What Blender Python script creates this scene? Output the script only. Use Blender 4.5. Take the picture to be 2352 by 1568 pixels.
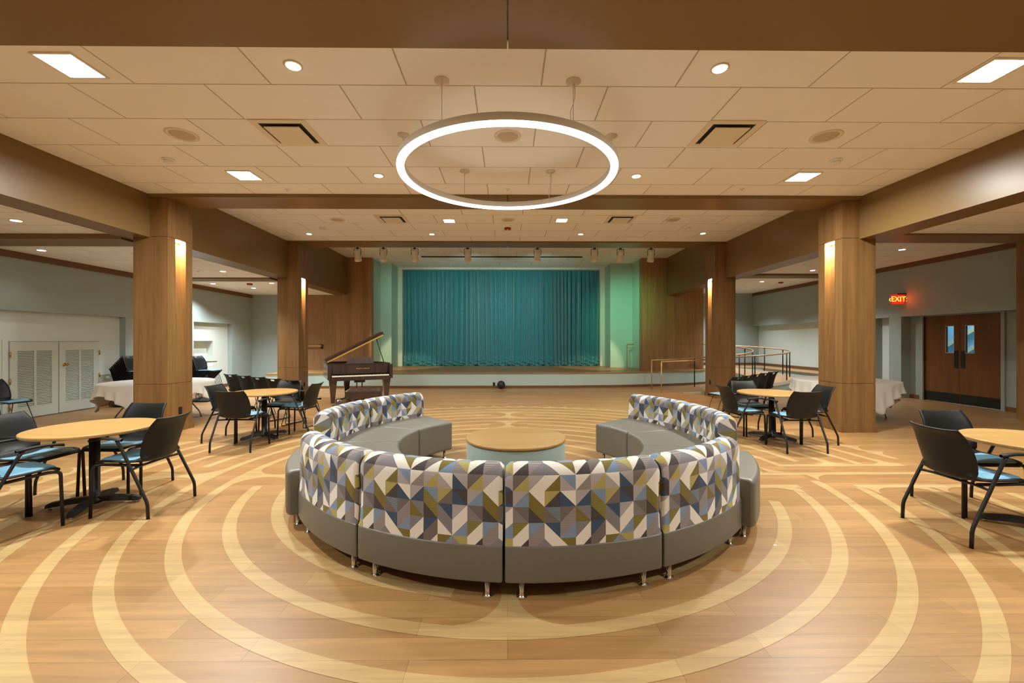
import bpy, bmesh, math, random
from mathutils import Vector, Matrix
random.seed(7)
PI = math.pi
for o in list(bpy.data.objects):
    bpy.data.objects.remove(o)
S = bpy.context.scene
C = S.collection

# ------------------------------------------------------------------ camera, world, exposure
cd = bpy.data.cameras.new('camera'); cam = bpy.data.objects.new('camera', cd); C.objects.link(cam)
cam.location = (0, 0, 1.46); cam.rotation_euler = (PI/2, 0, -0.0101)
cd.sensor_width = 36; cd.lens = 36*988/2352; cd.clip_start = 0.05; cd.clip_end = 100
S.camera = cam
S.view_settings.view_transform = 'Standard'; S.view_settings.look = 'None'
S.view_settings.gamma = 1; S.view_settings.exposure = 0.08; S.view_settings.use_curve_mapping = False
w = bpy.data.worlds.new('world'); S.world = w; w.use_nodes = True
w.node_tree.nodes['Background'].inputs[0].default_value = (0.75, 0.85, 1, 1)
w.node_tree.nodes['Background'].inputs[1].default_value = 0.3
WARM = (1.0, 0.80, 0.56); NEUT = (1.0, 0.94, 0.86); COOL = (0.86, 0.95, 1.0)
P_DOWN, P_FLOOD, P_RING, P_COOL, P_STAGE = 24, 112, 8.5, 390, 200

def lamp(name, kind, loc, energy, color, parent=None, rot=(0, 0, 0), **k):
    l = bpy.data.lights.new(name, kind); l.energy = energy; l.color = color
    for a, b in k.items(): setattr(l, a, b)
    o = bpy.data.objects.new(name, l); C.objects.link(o); o.location = loc; o.rotation_euler = rot
    o.parent = parent
    return o

# ------------------------------------------------------------------ helpers
class MB:
    def __init__(s): s.v = []; s.f = []; s.m = []; s.sm = []
    def add(s, vs, fs, mi=0, smooth=False):
        n = len(s.v); s.v += [tuple(p) for p in vs]
        for f in fs: s.f.append(tuple(i+n for i in f)); s.m.append(mi); s.sm.append(smooth)
        return s
    def box(s, x0, x1, y0, y1, z0, z1, mi=0, mat=None):
        vs = [(x, y, z) for x in (x0, x1) for y in (y0, y1) for z in (z0, z1)]
        if mat is not None: vs = [mat @ Vector(p) for p in vs]
        return s.add(vs, [(0,1,3,2),(4,6,7,5),(0,4,5,1),(2,3,7,6),(0,2,6,4),(1,5,7,3)], mi)
    def prism(s, pts, z0, z1, mi=0):
        n = len(pts)
        vs = [(x, y, z0) for x, y in pts]+[(x, y, z1) for x, y in pts]
        a = sum(pts[i][0]*pts[(i+1) % n][1]-pts[(i+1) % n][0]*pts[i][1] for i in range(n))
        fs = [tuple(range(n))[::-1], tuple(range(n, 2*n))]+[(i, (i+1) % n, (i+1) % n+n, i+n) for i in range(n)]
        if a < 0: fs = [f[::-1] for f in fs]
        return s.add(vs, fs, mi)
    def lathe(s, prof, seg=32, mi=0, c=(0, 0, 0), mat=None, smooth=True):
        vs = []; fs = []
        for r, z in prof:
            for k in range(seg):
                t = 2*PI*k/seg; p = Vector((c[0]+r*math.cos(t), c[1]+r*math.sin(t), c[2]+z))
                vs.append(mat @ p if mat is not None else p)
        m = len(prof)
        for i in range(m-1):
            for k in range(seg):
                k2 = (k+1) % seg
                fs.append((i*seg+k, i*seg+k2, (i+1)*seg+k2, (i+1)*seg+k))
        s.add(vs, fs, mi, smooth)
        n = len(s.v)-len(vs)
        s.f.append(tuple(n+k for k in range(seg))[::-1]); s.m.append(mi); s.sm.append(False)
        s.f.append(tuple(n+(m-1)*seg+k for k in range(seg))); s.m.append(mi); s.sm.append(False)
        return s
    def cyl(s, x, y, z0, z1, r, seg=20, mi=0, r2=None):
        return s.lathe([(r, z0), (r if r2 is None else r2, z1)], seg, mi, (x, y, 0))
    def tube(s, pts, r, seg=8, mi=0, closed=False):
        pts = [Vector(p) for p in pts]; n = len(pts); vs = []; fs = []
        up = None
        for i, p in enumerate(pts):
            if closed: d = (pts[(i+1) % n]-pts[i-1])
            else: d = pts[min(i+1, n-1)]-pts[max(i-1, 0)]
            d.normalize()
            if up is None:
                up = Vector((0, 0, 1)) if abs(d.z) < .9 else Vector((0, 1, 0))
            a = up-d*up.dot(d)
            if a.length < 1e-4: a = d.orthogonal()
            a.normalize(); up = a; b = d.cross(a)
            k = 1.0
            if 0 < i < n-1 or closed:
                e = (pts[i]-pts[i-1]).normalized(); k = 1/max(.6, abs(d.dot(e)))
            for j in range(seg):
                t = 2*PI*j/seg; vs.append(p+(a*math.cos(t)+b*math.sin(t))*r*min(k, 1.2))
        for i in range(n if closed else n-1):
            i2 = (i+1) % n
            for j in range(seg):
                j2 = (j+1) % seg
                fs.append((i*seg+j, i*seg+j2, i2*seg+j2, i2*seg+j))
        if not closed: fs += [tuple(range(seg))[::-1], tuple((n-1)*seg+j for j in range(seg))]
        return s.add(vs, fs, mi, True)
    def grid(s, P, mi=0, smooth=True, flip=False):
        nu = len(P); nv = len(P[0]); vs = [p for row in P for p in row]; fs = []
        for i in range(nu-1):
            for j in range(nv-1):
                f = (i*nv+j, (i+1)*nv+j, (i+1)*nv+j+1, i*nv+j+1)
                fs.append(f[::-1] if flip else f)
        return s.add(vs, fs, mi, smooth)
    def build(s, name, mats, parent=None, loc=None, bevel=0, recalc=True):
        me = bpy.data.meshes.new(name); me.from_pydata([tuple(p) for p in s.v], [], s.f)
        if not isinstance(mats, (list, tuple)): mats = [mats]
        for m in mats: me.materials.append(m)
        for i, p in enumerate(me.polygons): p.material_index = s.m[i]; p.use_smooth = s.sm[i]
        me.update()
        if recalc:
            bm = bmesh.new(); bm.from_mesh(me); bmesh.ops.recalc_face_normals(bm, faces=bm.faces); bm.to_mesh(me); bm.free()
        o = bpy.data.objects.new(name, me); C.objects.link(o); o.parent = parent
        if loc: o.location = loc
        if bevel:
            b = o.modifiers.new('bevel', 'BEVEL'); b.width = bevel; b.segments = 3; b.limit_method = 'ANGLE'
            b.angle_limit = math.radians(40)
        return o
def rnd(pts, r, n=5):
    """round the corners of a polyline"""
    pts = [Vector(p) for p in pts]; out = [pts[0]]
    for i in range(1, len(pts)-1):
        a, b, c = pts[i-1], pts[i], pts[i+1]
        u = (a-b); v = (c-b); q = min(r, u.length*.45, v.length*.45)
        p0 = b+u.normalized()*q; p1 = b+v.normalized()*q
        for k in range(n+1):
            t = k/n; out.append(p0*(1-t)**2+b*2*t*(1-t)+p1*t*t)
    return out+[pts[-1]]
def struct(name, mb, mats, parent=None, **k):
    o = mb.build(name, mats, parent, **k)
    if parent is None: o['kind'] = 'structure'
    return o
def tag(o, label, cat, group=None):
    o['label'] = label; o['category'] = cat
    if group: o['group'] = group
    return o
def thing(name, label, cat, loc=(0, 0, 0), rz=0, group=None):
    o = bpy.data.objects.new(name, None); C.objects.link(o); o.empty_display_size = .1
    o.location = loc; o.rotation_euler = (0, 0, rz)
    return tag(o, label, cat, group)
def dup(root, loc, rz=0, label=None, group=None, rot=None):
    def cp(o, parent):
        c = o.copy(); C.objects.link(c); c.parent = parent
        for ch in o.children: cp(ch, c)
        return c
    r = cp(root, None); r.location = loc; r.rotation_euler = rot if rot else (0, 0, rz)
    if label: r['label'] = label
    if group: r['group'] = group
    return r

# ------------------------------------------------------------------ materials
def srgb(r, g, b):
    f = lambda c: (c/255/12.92) if c/255 <= .04045 else ((c/255+.055)/1.055)**2.4
    return (f(r), f(g), f(b), 1)
def mat(name, col, rough=.5, metal=0, spec=.5, emit=None, es=1, noise=0, nscale=8, coat=0, sheen=0, bump=0):
    m = bpy.data.materials.new(name); m.use_nodes = True; nt = m.node_tree; b = nt.nodes['Principled BSDF']
    col = srgb(*col) if max(col) > 1 else tuple(col)[:3]+(1,)
    b.inputs['Base Color'].default_value = col; b.inputs['Roughness'].default_value = rough
    b.inputs['Metallic'].default_value = metal; b.inputs['Specular IOR Level'].default_value = spec
    b.inputs['Coat Weight'].default_value = coat; b.inputs['Sheen Weight'].default_value = sheen
    if emit:
        b.inputs['Emission Color'].default_value = tuple(emit)[:3]+(1,); b.inputs['Emission Strength'].default_value = es
    if noise or bump:
        g = nt.nodes.new('ShaderNodeNewGeometry'); n = nt.nodes.new('ShaderNodeTexNoise')
        n.inputs['Scale'].default_value = nscale; n.inputs['Detail'].default_value = 4
        nt.links.new(g.outputs['Position'], n.inputs['Vector'])
        if noise:
            mx = nt.nodes.new('ShaderNodeMix'); mx.data_type = 'RGBA'
            mx.inputs[6].default_value = tuple(c*(1-noise) for c in col[:3])+(1,)
            mx.inputs[7].default_value = tuple(min(1, c*(1+noise)) for c in col[:3])+(1,)
            nt.links.new(n.outputs[0], mx.inputs[0]); nt.links.new(mx.outputs[2], b.inputs['Base Color'])
        if bump:
            bp = nt.nodes.new('ShaderNodeBump'); bp.inputs['Strength'].default_value = bump; bp.inputs['Distance'].default_value = .002
            nt.links.new(n.outputs[0], bp.inputs['Height']); nt.links.new(bp.outputs[0], b.inputs['Normal'])
    return m
def wood(name, c1, c2, axis='z', rough=.4, scale=1.0, grain=14, spec=.5, patch=0):
    """grain stretched along one axis; patch = width of veneer strips"""
    m = mat(name, c1, rough, spec=spec); nt = m.node_tree; b = nt.nodes['Principled BSDF']
    g = nt.nodes.new('ShaderNodeNewGeometry'); mp = nt.nodes.new('ShaderNodeMapping'); n = nt.nodes.new('ShaderNodeTexNoise')
    s = [grain, grain, grain]; s['xyz'.index(axis)] = .8
    mp.inputs['Scale'].default_value = [q*scale for q in s]
    n.inputs['Scale'].default_value = 1; n.inputs['Detail'].default_value = 5; n.inputs['Roughness'].default_value = .6
    r = nt.nodes.new('ShaderNodeValToRGB'); r.color_ramp.elements[0].position = .3; r.color_ramp.elements[1].position = .72
    r.color_ramp.elements[0].color = srgb(*c2); r.color_ramp.elements[1].color = srgb(*c1)
    nt.links.new(g.outputs['Position'], mp.inputs[0]); nt.links.new(mp.outputs[0], n.inputs['Vector']); nt.links.new(n.outputs[0], r.inputs[0])
    nt.links.new(r.outputs[0], b.inputs['Base Color'])
    if patch:
        sp = nt.nodes.new('ShaderNodeVectorMath'); sp.operation = 'SNAP'; sp.inputs[1].default_value = (patch, patch, 50)
        wn = nt.nodes.new('ShaderNodeTexWhiteNoise'); nt.links.new(g.outputs['Position'], sp.inputs[0]); nt.links.new(sp.outputs[0], wn.inputs[0])
        h = nt.nodes.new('ShaderNodeHueSaturation'); mr = nt.nodes.new('ShaderNodeMapRange')
        mr.inputs[3].default_value = .88; mr.inputs[4].default_value = 1.12
        nt.links.new(wn.outputs[0], mr.inputs[0]); nt.links.new(mr.outputs[0], h.inputs['Value'])
        nt.links.new(r.outputs[0], h.inputs['Color']); nt.links.new(h.outputs[0], b.inputs['Base Color'])
    return m
def plank(name, c1, c2, cm, rough=.38):
    m = mat(name, c1, rough); nt = m.node_tree; b = nt.nodes['Principled BSDF']
    g = nt.nodes.new('ShaderNodeNewGeometry')
    br = nt.nodes.new('ShaderNodeTexBrick'); br.inputs['Scale'].default_value = 1
    br.inputs['Brick Width'].default_value = 1.22; br.inputs['Row Height'].default_value = .152
    br.inputs['Mortar Size'].default_value = .0012; br.inputs['Mortar Smooth'].default_value = .2
    br.offset = .37; br.inputs['Color1'].default_value = srgb(*c1); br.inputs['Color2'].default_value = srgb(*c2)
    br.inputs['Mortar'].default_value = srgb(*cm)
    mp = nt.nodes.new('ShaderNodeMapping'); mp.inputs['Scale'].default_value = (1.6, 22, 1)
    n = nt.nodes.new('ShaderNodeTexNoise'); n.inputs['Scale'].default_value = 1; n.inputs['Detail'].default_value = 6
    n.inputs['Roughness'].default_value = .65; n.inputs['Distortion'].default_value = .6
    mr = nt.nodes.new('ShaderNodeMapRange'); mr.inputs[1].default_value = .3; mr.inputs[2].default_value = .7
    mr.inputs[3].default_value = .80; mr.inputs[4].default_value = 1.13
    h = nt.nodes.new('ShaderNodeHueSaturation')
    L = nt.links
    L.new(g.outputs['Position'], br.inputs['Vector']); L.new(g.outputs['Position'], mp.inputs[0]); L.new(mp.outputs[0], n.inputs['Vector'])
    L.new(n.outputs[0], mr.inputs[0]); L.new(mr.outputs[0], h.inputs['Value']); L.new(br.outputs[0], h.inputs['Color'])
    L.new(h.outputs[0], b.inputs['Base Color'])
    return m
def tiles(name, x0, y0, col, gap):
    m = mat(name, col, .9, spec=.15); nt = m.node_tree; b = nt.nodes['Principled BSDF']; L = nt.links
    g = nt.nodes.new('ShaderNodeNewGeometry'); mp = nt.nodes.new('ShaderNodeMapping')
    mp.inputs['Location'].default_value = (-x0, -y0, 0)
    br = nt.nodes.new('ShaderNodeTexBrick'); br.inputs['Scale'].default_value = 1
    br.inputs['Brick Width'].default_value = 1.2192; br.inputs['Row Height'].default_value = .6096
    br.inputs['Mortar Size'].default_value = .007; br.inputs['Mortar Smooth'].default_value = .3; br.offset = .5
    br.inputs['Color1'].default_value = srgb(*col); br.inputs['Color2'].default_value = srgb(*[c-4 for c in col])
    br.inputs['Mortar'].default_value = srgb(*gap)
    L.new(g.outputs['Position'], mp.inputs[0]); L.new(mp.outputs[0], br.inputs['Vector']); L.new(br.outputs[0], b.inputs['Base Color'])
    bp = nt.nodes.new('ShaderNodeBump'); bp.inputs['Distance'].default_value = .01; bp.invert = True
    L.new(br.outputs['Fac'], bp.inputs['Height']); L.new(bp.outputs[0], b.inputs['Normal'])
    return m
M = {}
M['floor'] = plank('floor_planks', (176, 135, 86), (158, 117, 71), (120, 88, 52))
M['inlay'] = plank('pale_inlay_planks', (196, 165, 115), (184, 151, 101), (158, 126, 82))
M['tile'] = tiles('ceiling_tiles', .3048, 3.907, (240, 239, 236), (192, 180, 158))
M['wallblue'] = mat('pale_blue_paint', (158, 170, 166), .8, noise=.02, nscale=3)
M['walllow'] = mat('off_white_paint', (205, 212, 204), .75, noise=.02, nscale=3)
M['wallback'] = mat('tan_paint', (170, 150, 120), .8)
M['beam'] = mat('bronze_satin_paint', (124, 95, 54), .36, spec=.5, noise=.03, nscale=2)
M['trim'] = mat('brown_trim', (110, 74, 42), .5)
M['oak'] = wood('oak_veneer', (143, 105, 62), (117, 83, 47), 'z', .4, patch=.14)
M['oakstage'] = wood('stage_oak_veneer', (164, 124, 82), (138, 100, 62), 'z', .45, patch=.19)
M['nose'] = wood('oak_nosing', (196, 152, 104), (170, 126, 80), 'x', .4)
M['top'] = wood('maple_laminate', (186, 148, 92), (172, 132, 76), 'x', .3, grain=10)
M['topedge'] = mat('maple_edge', (176, 130, 70), .35)
M['black'] = mat('black_powder_coat', (13, 13, 14), .5)
M['shell'] = mat('charcoal_plastic', (25, 25, 25), .5, spec=.3, bump=.1, nscale=300)
M['pad'] = mat('blue_vinyl_pad', (112, 160, 188), .45, bump=.15, nscale=120)
M['grey'] = mat('grey_vinyl', (112, 109, 101), .42, bump=.12, nscale=160)
M['chrome'] = mat('chrome', (225, 225, 225), .12, 1)
M['steel'] = mat('grey_steel', (150, 145, 140), .35, 1)
M['mint'] = mat('sea_green_fabric', (140, 158, 152), .9, noise=.16, nscale=90, sheen=.3, bump=.3)
M['cloth'] = mat('white_linen', (226, 220, 212), .9, sheen=.2)
M['white'] = mat('white_plastic', (235, 232, 225), .5)
M['whitemetal'] = mat('white_metal', (225, 215, 195), .5)
M['grille'] = mat('speaker_grille', (196, 182, 158), .8)
M['dark'] = mat('dark_void', (38, 34, 30), .9)
M['brass'] = mat('brass', (200, 160, 80), .25, 1)
M['gold'] = mat('gold_leaf', (214, 178, 80), .35, .6)
M['piano'] = wood('dark_walnut_lacquer', (70, 50, 44), (50, 35, 31), 'z', .16, grain=9, spec=.6)
M['ivory'] = mat('ivory_keys', (236, 226, 200), .3)
M['leather'] = mat('dark_brown_leather', (60, 46, 38), .35, bump=.3, nscale=60)
M['doorwood'] = wood('dark_oak_door', (122, 76, 36), (98, 58, 26), 'z', .35, grain=10)
M['doorpaint'] = mat('pale_green_grey_paint', (150, 158, 150), .6)
M['closet'] = mat('white_closet_paint', (196, 202, 192), .55)
M['teal'] = mat('teal_satin', (32, 124, 134), .38, spec=.6, sheen=.4)
M['cream'] = mat('cream_paint', (206, 204, 182), .75)
M['apron'] = mat('pale_aqua_paint', (176, 196, 190), .7)
M['fascia'] = mat('aqua_paint', (172, 200, 186), .75)
M['red'] = mat('red_plastic', (150, 30, 24), .4)
M['ball'] = mat('black_rubber', (34, 32, 32), .5)
M['rail'] = mat('bronze_rail', (186, 148, 102), .35, .25)
M['lens'] = mat('lit_lens', (255, 240, 210), .5, emit=(1, .9, .72), es=14)
M['flood'] = mat('lit_flood_lens', (255, 255, 250), .5, emit=(.95, 1, .97), es=45)
M['ring'] = mat('lit_diffuser', (255, 255, 250), .5, emit=(1, .97, .92), es=P_RING)
M['niche'] = mat('lit_niche_lens', (255, 230, 180), .5, emit=(1, .86, .62), es=30)
M['exit'] = mat('lit_red_letters', (255, 160, 40), .5, emit=(1, .42, .05), es=3)
M['exitface'] = mat('lit_red_face', (190, 40, 25), .4, emit=(1, .05, .02), es=.35)
M['glassblue'] = mat('corridor_blue', (120, 160, 180), .6)
M['strip'] = mat('light_stripe', (170, 170, 150), .6)
gm = mat('clear_glass', (235, 245, 245), .02); gm.node_tree.nodes['Principled BSDF'].inputs['Transmission Weight'].default_value = 1
gm.node_tree.nodes['Principled BSDF'].inputs['IOR'].default_value = 1.1
M['glass'] = gm

# ------------------------------------------------------------------ floor with labyrinth inlay
LX, LY, LD, LW = .01, 4.70, .33, .092
R12 = [4.86-LD*i for i in range(12)]                       # R12[0] outermost
b = MB(); b.box(-9.4, 11.0, -4.2, 18.0, -.1, 0); struct('floor', b, M['floor'])
lab = MB(); LZ = [.0012]
def flat(pts):
    z = LZ[0]
    n = len(pts); a = sum(pts[i][0]*pts[(i+1) % n][1]-pts[(i+1) % n][0]*pts[i][1] for i in range(n))
    lab.add([(x, y, z) for x, y in pts], [tuple(range(n)) if a > 0 else tuple(range(n))[::-1]])
def pol(r, a): return (LX+r*math.cos(a), LY+r*math.sin(a))
def arc(r, a0, a1, w=LW):
    n = max(2, int(abs(a1-a0)*r/.07))
    for k in range(n):
        t0 = a0+(a1-a0)*k/n; t1 = a0+(a1-a0)*(k+1)/n
        flat([pol(r-w/2, t0), pol(r+w/2, t0), pol(r+w/2, t1), pol(r-w/2, t1)])
def labrys(i, phi, gap=.33, sides=(1, -1)):
    rk = R12[i-1]; n = 20; rho = LD-LW/2
    def hw(h): return gap-math.sqrt(max(0, rho*rho-h*h)) if abs(h) < rho else gap
    for k in range(n):
        h0 = -LD+2*LD*k/n; h1 = -LD+2*LD*(k+1)/n
        w0, w1 = hw(h0), hw(h1)
        a0 = w0/(rk+h0) if 1 in sides else 0; a1 = w1/(rk+h1) if 1 in sides else 0
        b0 = -w0/(rk+h0) if -1 in sides else 0; b1 = -w1/(rk+h1) if -1 in sides else 0
        flat([pol(rk+h0, phi+b0), pol(rk+h0, phi+a0), pol(rk+h1, phi+a1), pol(rk+h1, phi+b1)])
axes = {PI/2: (4, 7, 10), PI: (5, 8, 11), 3*PI/2: (3, 6, 9)}
for i in range(1, 13):
    r = R12[i-1]; cuts = []
    up = {1: 7, 2: 6, 3: 5, 4: 6, 5: 8, 6: 6, 7: 5}.get(i, 8)       # entrance side ends, degrees
    dn = {1: 7, 2: 7, 3: 7, 4: 9, 5: 7, 6: 4, 7: 9, 8: 18}.get(i, 10)
    if i == 12: up = dn = 0
    for ph, ks in axes.items():
        if i in ks: cuts.append(ph)
    a = math.radians(up); end = 2*PI-math.radians(dn)
    for ph in sorted(cuts):
        d = .33/r; arc(r, a, ph-d); a = ph+d
    arc(r, a, end)
LZ[0] = .0014
for ph, ks in axes.items():
    for k in ks: labrys(k, ph)
LZ[0] = .0016
# entrance corridors on the right axis
hb = LW/2
def bar(x0, x1, y):
    LZ[0] += .00004
    flat([(x0, y-hb), (x1, y-hb), (x1, y+hb), (x0, y+hb)])
bar(LX+1.3, LX+4.98, LY+.02); bar(LX+3.15, LX+4.66, LY+.33)
bar(LX+1.6, LX+2.93, LY-.40); bar(LX+3.5, LX+4.9, LY-.40)
def flare(x, y, dx, dy):
    LZ[0] += .00004
    pts = [(x, y)]
    for k in range(9):
        t = k/8*PI/2; pts.append((x+dx*(1-math.sin(t)), y+dy*(1-math.cos(t))))
    flat(pts)
for x, s in ((3.87, 1), (4.53, 1)):
    flare(LX+x-.03, LY+.37, .24, .3); flare(LX+x+.03, LY+.37, -.3, .3)
flare(LX+3.26, LY-.02, .3, -.26); flare(LX+2.9, LY+.06, .3, .3); flare(LX+2.84, LY+.06, -.25, .3)
flare(LX+3.56, LY-.44, .28, -.24); flare(LX+4.24, LY-.44, .28, -.24); flare(LX+4.2, LY-.44, -.28, -.24)
flare(LX+2.86, LY-.44, -.28, -.24)
LZ[0] = .0013
for k in range(100):                                         # scalloped rim
    a = 2*PI*k/100
    if math.degrees(a) < 9 or math.degrees(a) > 352: continue
    r0 = R12[0]+LW/2-.01; pts = []
    for q in range(7):
        t = q/6; pts.append(pol(r0+.17*t, a-(.15*(1-t)**2.2+.012)/r0))
    for q in range(7):
        t = 1-q/6; pts.append(pol(r0+.17*t, a+(.15*(1-t)**2.2+.012)/r0))
    for q in range(6):
        flat([pts[q], pts[q+1], pts[12-q], pts[13-q]])
o = lab.build('labyrinth_inlay', M['inlay'], recalc=False)
o['kind'] = 'structure'

# ------------------------------------------------------------------ shell: ceilings, beams, walls
XB0, XB1 = 5.65, 6.10
def sbox(name, x0, x1, y0, y1, z0, z1, m): return struct(name, MB().box(x0, x1, y0, y1, z0, z1), m)
sbox('ceiling', -XB0, XB0, -4.2, 6.8, 3.78, 3.95, M['tile'])
sbox('ceiling', -XB0, XB0, 7.38, 11.06, 4.04, 4.2, M['tile'])
sbox('ceiling', -XB0, XB0, 11.66, 17.8, 4.42, 4.6, M['tile'])
sbox('ceiling', -9.4, -XB1, -4.2, 6.85, 3.16, 3.3, M['tile'])
sbox('ceiling', -9.4, -XB1, 7.38, 15.2, 3.10, 3.25, M['tile'])
sbox('ceiling', XB1, 11.0, -4.2, 6.85, 3.20, 3.35, M['tile'])
sbox('ceiling', XB1, 11.0, 7.38, 17.8, 3.46, 3.6, M['tile'])
for nm, x0, x1 in (('beam_left', -XB1, -XB0), ('beam_right', XB0, XB1)):
    sbox(nm, x0, x1, -4.2, 15.15, 3.105, 4.7, M['beam'])
def cross(name, y0, y1, z0, z1):
    b = MB(); b.box(-XB0, -.006, y0, y1, z0, z1); b.box(.006, XB0, y0, y1, z0, z1); b.box(-.01, .01, y0+.03, y1-.03, z0+.06, z1)
    return struct(name, b, M['beam'])
cross('beam_front', 2.78, 3.33, 3.724, 4.1); cross('beam_middle', 6.80, 7.38, 3.724, 4.2); cross('beam_back', 11.06, 11.66, 4.0, 4.6)
sbox('beam_aisle', -9.0, -XB1, 6.85, 7.38, 3.075, 3.3, M['beam'])
sbox('beam_aisle', -9.0, -XB1, 11.1, 11.6, 3.065, 3.25, M['beam'])
sbox('beam_aisle', XB1, 10.2, 6.85, 7.38, 3.165, 3.6, M['beam'])
sbox('beam_aisle', XB1, 10.2, 12.6, 13.15, 3.40, 3.6, M['beam'])
# left wall: bulkhead above, recessed wall below
b = MB(); b.box(-9.4, -8.98, -4.2, 15.2, 2.03, 3.16); b.box(-9.4, -8.98, 10.2, 12.4, 0, 2.03); b.box(-9.4, -8.98, 14.1, 15.2, 0, 2.03)
struct('wall_left', b, M['wallblue'])
b = MB(); b.box(-9.4, -9.12, -4.2, 10.2, 0, 2.03)
b.box(-9.4, -9.12, 12.4, 12.55, 0, 2.03); b.box(-9.4, -9.12, 13.4, 14.1, 0, 2.03); b.box(-9.4, -9.12, 12.55, 13.4, 0, .72); b.box(-9.4, -9.12, 12.55, 13.4, 1.48, 2.03)
b.box(-9.4, -9.32, 12.55, 13.4, .72, 1.48)
struct('wall_left', b, M['walllow'])
sbox('trim_1', -8.98, -8.95, 7.38, 15.2, 2.98, 3.10, M['trim'])
sbox('trim_2', -8.98, -8.95, -4.2, 6.85, 3.04, 3.16, M['trim'])
b = MB(); b.box(-9.12, -9.105, 9.7, 10.2, 0, .1); b.box(-8.98, -8.965, 14.1, 15.2, 0, .1); b.box(-9.12, -9.105, 12.4, 14.1, 0, .1)
struct('baseboard_left', b, M['trim'])
# back walls
sbox('wall_back', -9.4, -7.3, 15.2, 15.4, 0, 3.3, M['wallblue'])
sbox('wall_back', 6.8, 11.0, 17.8, 18.0, 0, 3.6, M['wallblue'])
sbox('wall_back', -6, 6, 17.8, 18.0, 0, 4.6, M['dark'])
sbox('wall_return', 6.8, 6.95, 15.4, 17.8, 0, 3.6, M['wallblue'])
def oakwall(x0, x1):
    b = MB(); y = 15.2; zs = [.476, 1.36, 3.16, 4.42]; n = 2
    b.box(x0, x1, y+.01, y+.25, .45, 4.45)
    for i in range(3):
        for k in range(n):
            a0 = x0+(x1-x0)*k/n; a1 = x0+(x1-x0)*(k+1)/n
            b.box(a0+.002, a1-.002, y-.0, y+.02, zs[i]+.003, zs[i+1]-.003)
    return struct('wall_back', b, M['oakstage'])
oakwall(-7.3, -4.8); oakwall(4.74, 6.95)
# proscenium
b = MB(); b.box(-4.80, -4.39, 16.3, 17.8, .4, 4.42); b.box(3.9, 4.74, 16.3, 17.8, .4, 4.42); struct('wall_stage', b, M['fascia'])
b = MB(); b.box(-4.95, -4.80, 15.45, 17.8, .4, 4.42); b.box(4.74, 4.9, 15.45, 17.8, .4, 4.42); struct('wall_stage', b, M['fascia'])
b = MB(); b.box(-4.39, -4.22, 17.25, 17.5, .476, 4.42); b.box(3.72, 3.9, 17.25, 17.5, .476, 4.42); b.box(-4.22, 3.72, 17.25, 17.5, 4.345, 4.42)
struct('trim_3', b, M['cream'])
b = MB(); b.box(-3.0, 2.6, 14.95, 15.0, 4.385, 4.42); struct('trim_4', b, M['dark'])
# right wall, recess with doors
sbox('wall_right', 10.2, 11.0, 7.0, 17.8, 2.10, 3.46, M['wallblue'])
sbox('wall_right', 10.45, 11.0, 11.4, 17.8, 0, 2.10, M['walllow'])
b = MB(); b.box(10.2, 10.45, 11.9, 12.5, 0, 2.10); b.box(10.2, 10.45, 11.05, 11.4, 0, 2.10); b.box(10.45, 11.0, 10.75, 11.4, 0, 2.10)
b.box(10.44, 11.0, 7.0, 8.97, 0, 2.10); b.box(10.44, 11.0, 10.68, 10.75, 0, 2.1)
struct('wall_right', b, M['doorpaint'])
sbox('wall_right', 10.44, 10.6, 8.97, 10.68, 2.085, 2.10, M['doorpaint'])
sbox('wall_right', 10.44, 11.0, -4.2, 7.0, 0, 3.2, M['wallblue'])
sbox('trim_5', 10.17, 10.2, 7.38, 17.8, 3.34, 3.46, M['trim'])
sbox('trim_6', 9.55, 9.9, 7.7, 7.98, 0, 3.3, M['oak'])
b = MB(); b.box(10.42, 10.44, 7.0, 8.9, 0, .1); b.box(10.18, 10.2, 11.05, 11.4, 0, .1); b.box(10.42, 10.44, 10.76, 11.05, 0, .1); struct('baseboard_right', b, M['trim'])
b = MB(); b.box(10.43, 10.45, 12.5, 17.8, .476, .58); b.box(6.95, 10.43, 17.78, 17.8, .476, .58); struct('baseboard_right', b, M['trim'])
sbox('baseboard_back', -8.98, -7.3, 15.185, 15.2, 0, .1, M['trim'])
# wall behind the camera
sbox('wall_front', -9.4, 11.0, -4.35, -4.2, 0, 4.0, M['wallback'])

# ------------------------------------------------------------------ stage platform and ramp
front = [(-7.36, 13.15), (-6.0, 13.40), (-4, 13.46), (-2, 13.48), (0, 13.48), (2, 13.52), (3.6, 13.68), (5.0, 13.98), (6.0, 14.32), (6.75, 14.7), (6.9, 14.88)]
def inset(pts, d): return [(x*(1), y+d) for x, y in pts]
b = MB(); poly = [(x, y+.03) for x, y in front]+[(6.9, 15.2), (4.9, 17.78), (-4.9, 17.78), (-7.33, 15.2)]
b.prism(poly, 0, .45); struct('stage_platform', b, M['apron'])
b = MB(); poly = front+[(6.93, 15.2), (4.9, 15.25), (4.9, 17.78), (-4.9, 17.78), (-4.9, 15.25), (-7.36, 15.2)]
b.prism(poly, .45, .478); struct('stage_floor', b, M['floor'])
b = MB(); b.prism([(x, y+.018) for x, y in front]+[(x, y+.05) for x, y in front[::-1]], 0, .075); struct('baseboard_stage', b, M['trim'])
b = MB(); b.box(6.97, 10.44, 16.06, 17.78, 0, .476); b.box(9.6, 10.44, 12.52, 16.04, 0, .45); struct('landing', b, M['apron'])
b = MB(); b.box(9.57, 10.44, 12.5, 16.04, .45, .478); b.box(6.97, 10.44, 16.04, 17.78, .477, .482); struct('landing_floor', b, M['nose'])
b = MB(); b.box(9.57, 9.6, 12.52, 16.04, 0, .09); struct('baseboard_landing', b, M['trim'])
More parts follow.
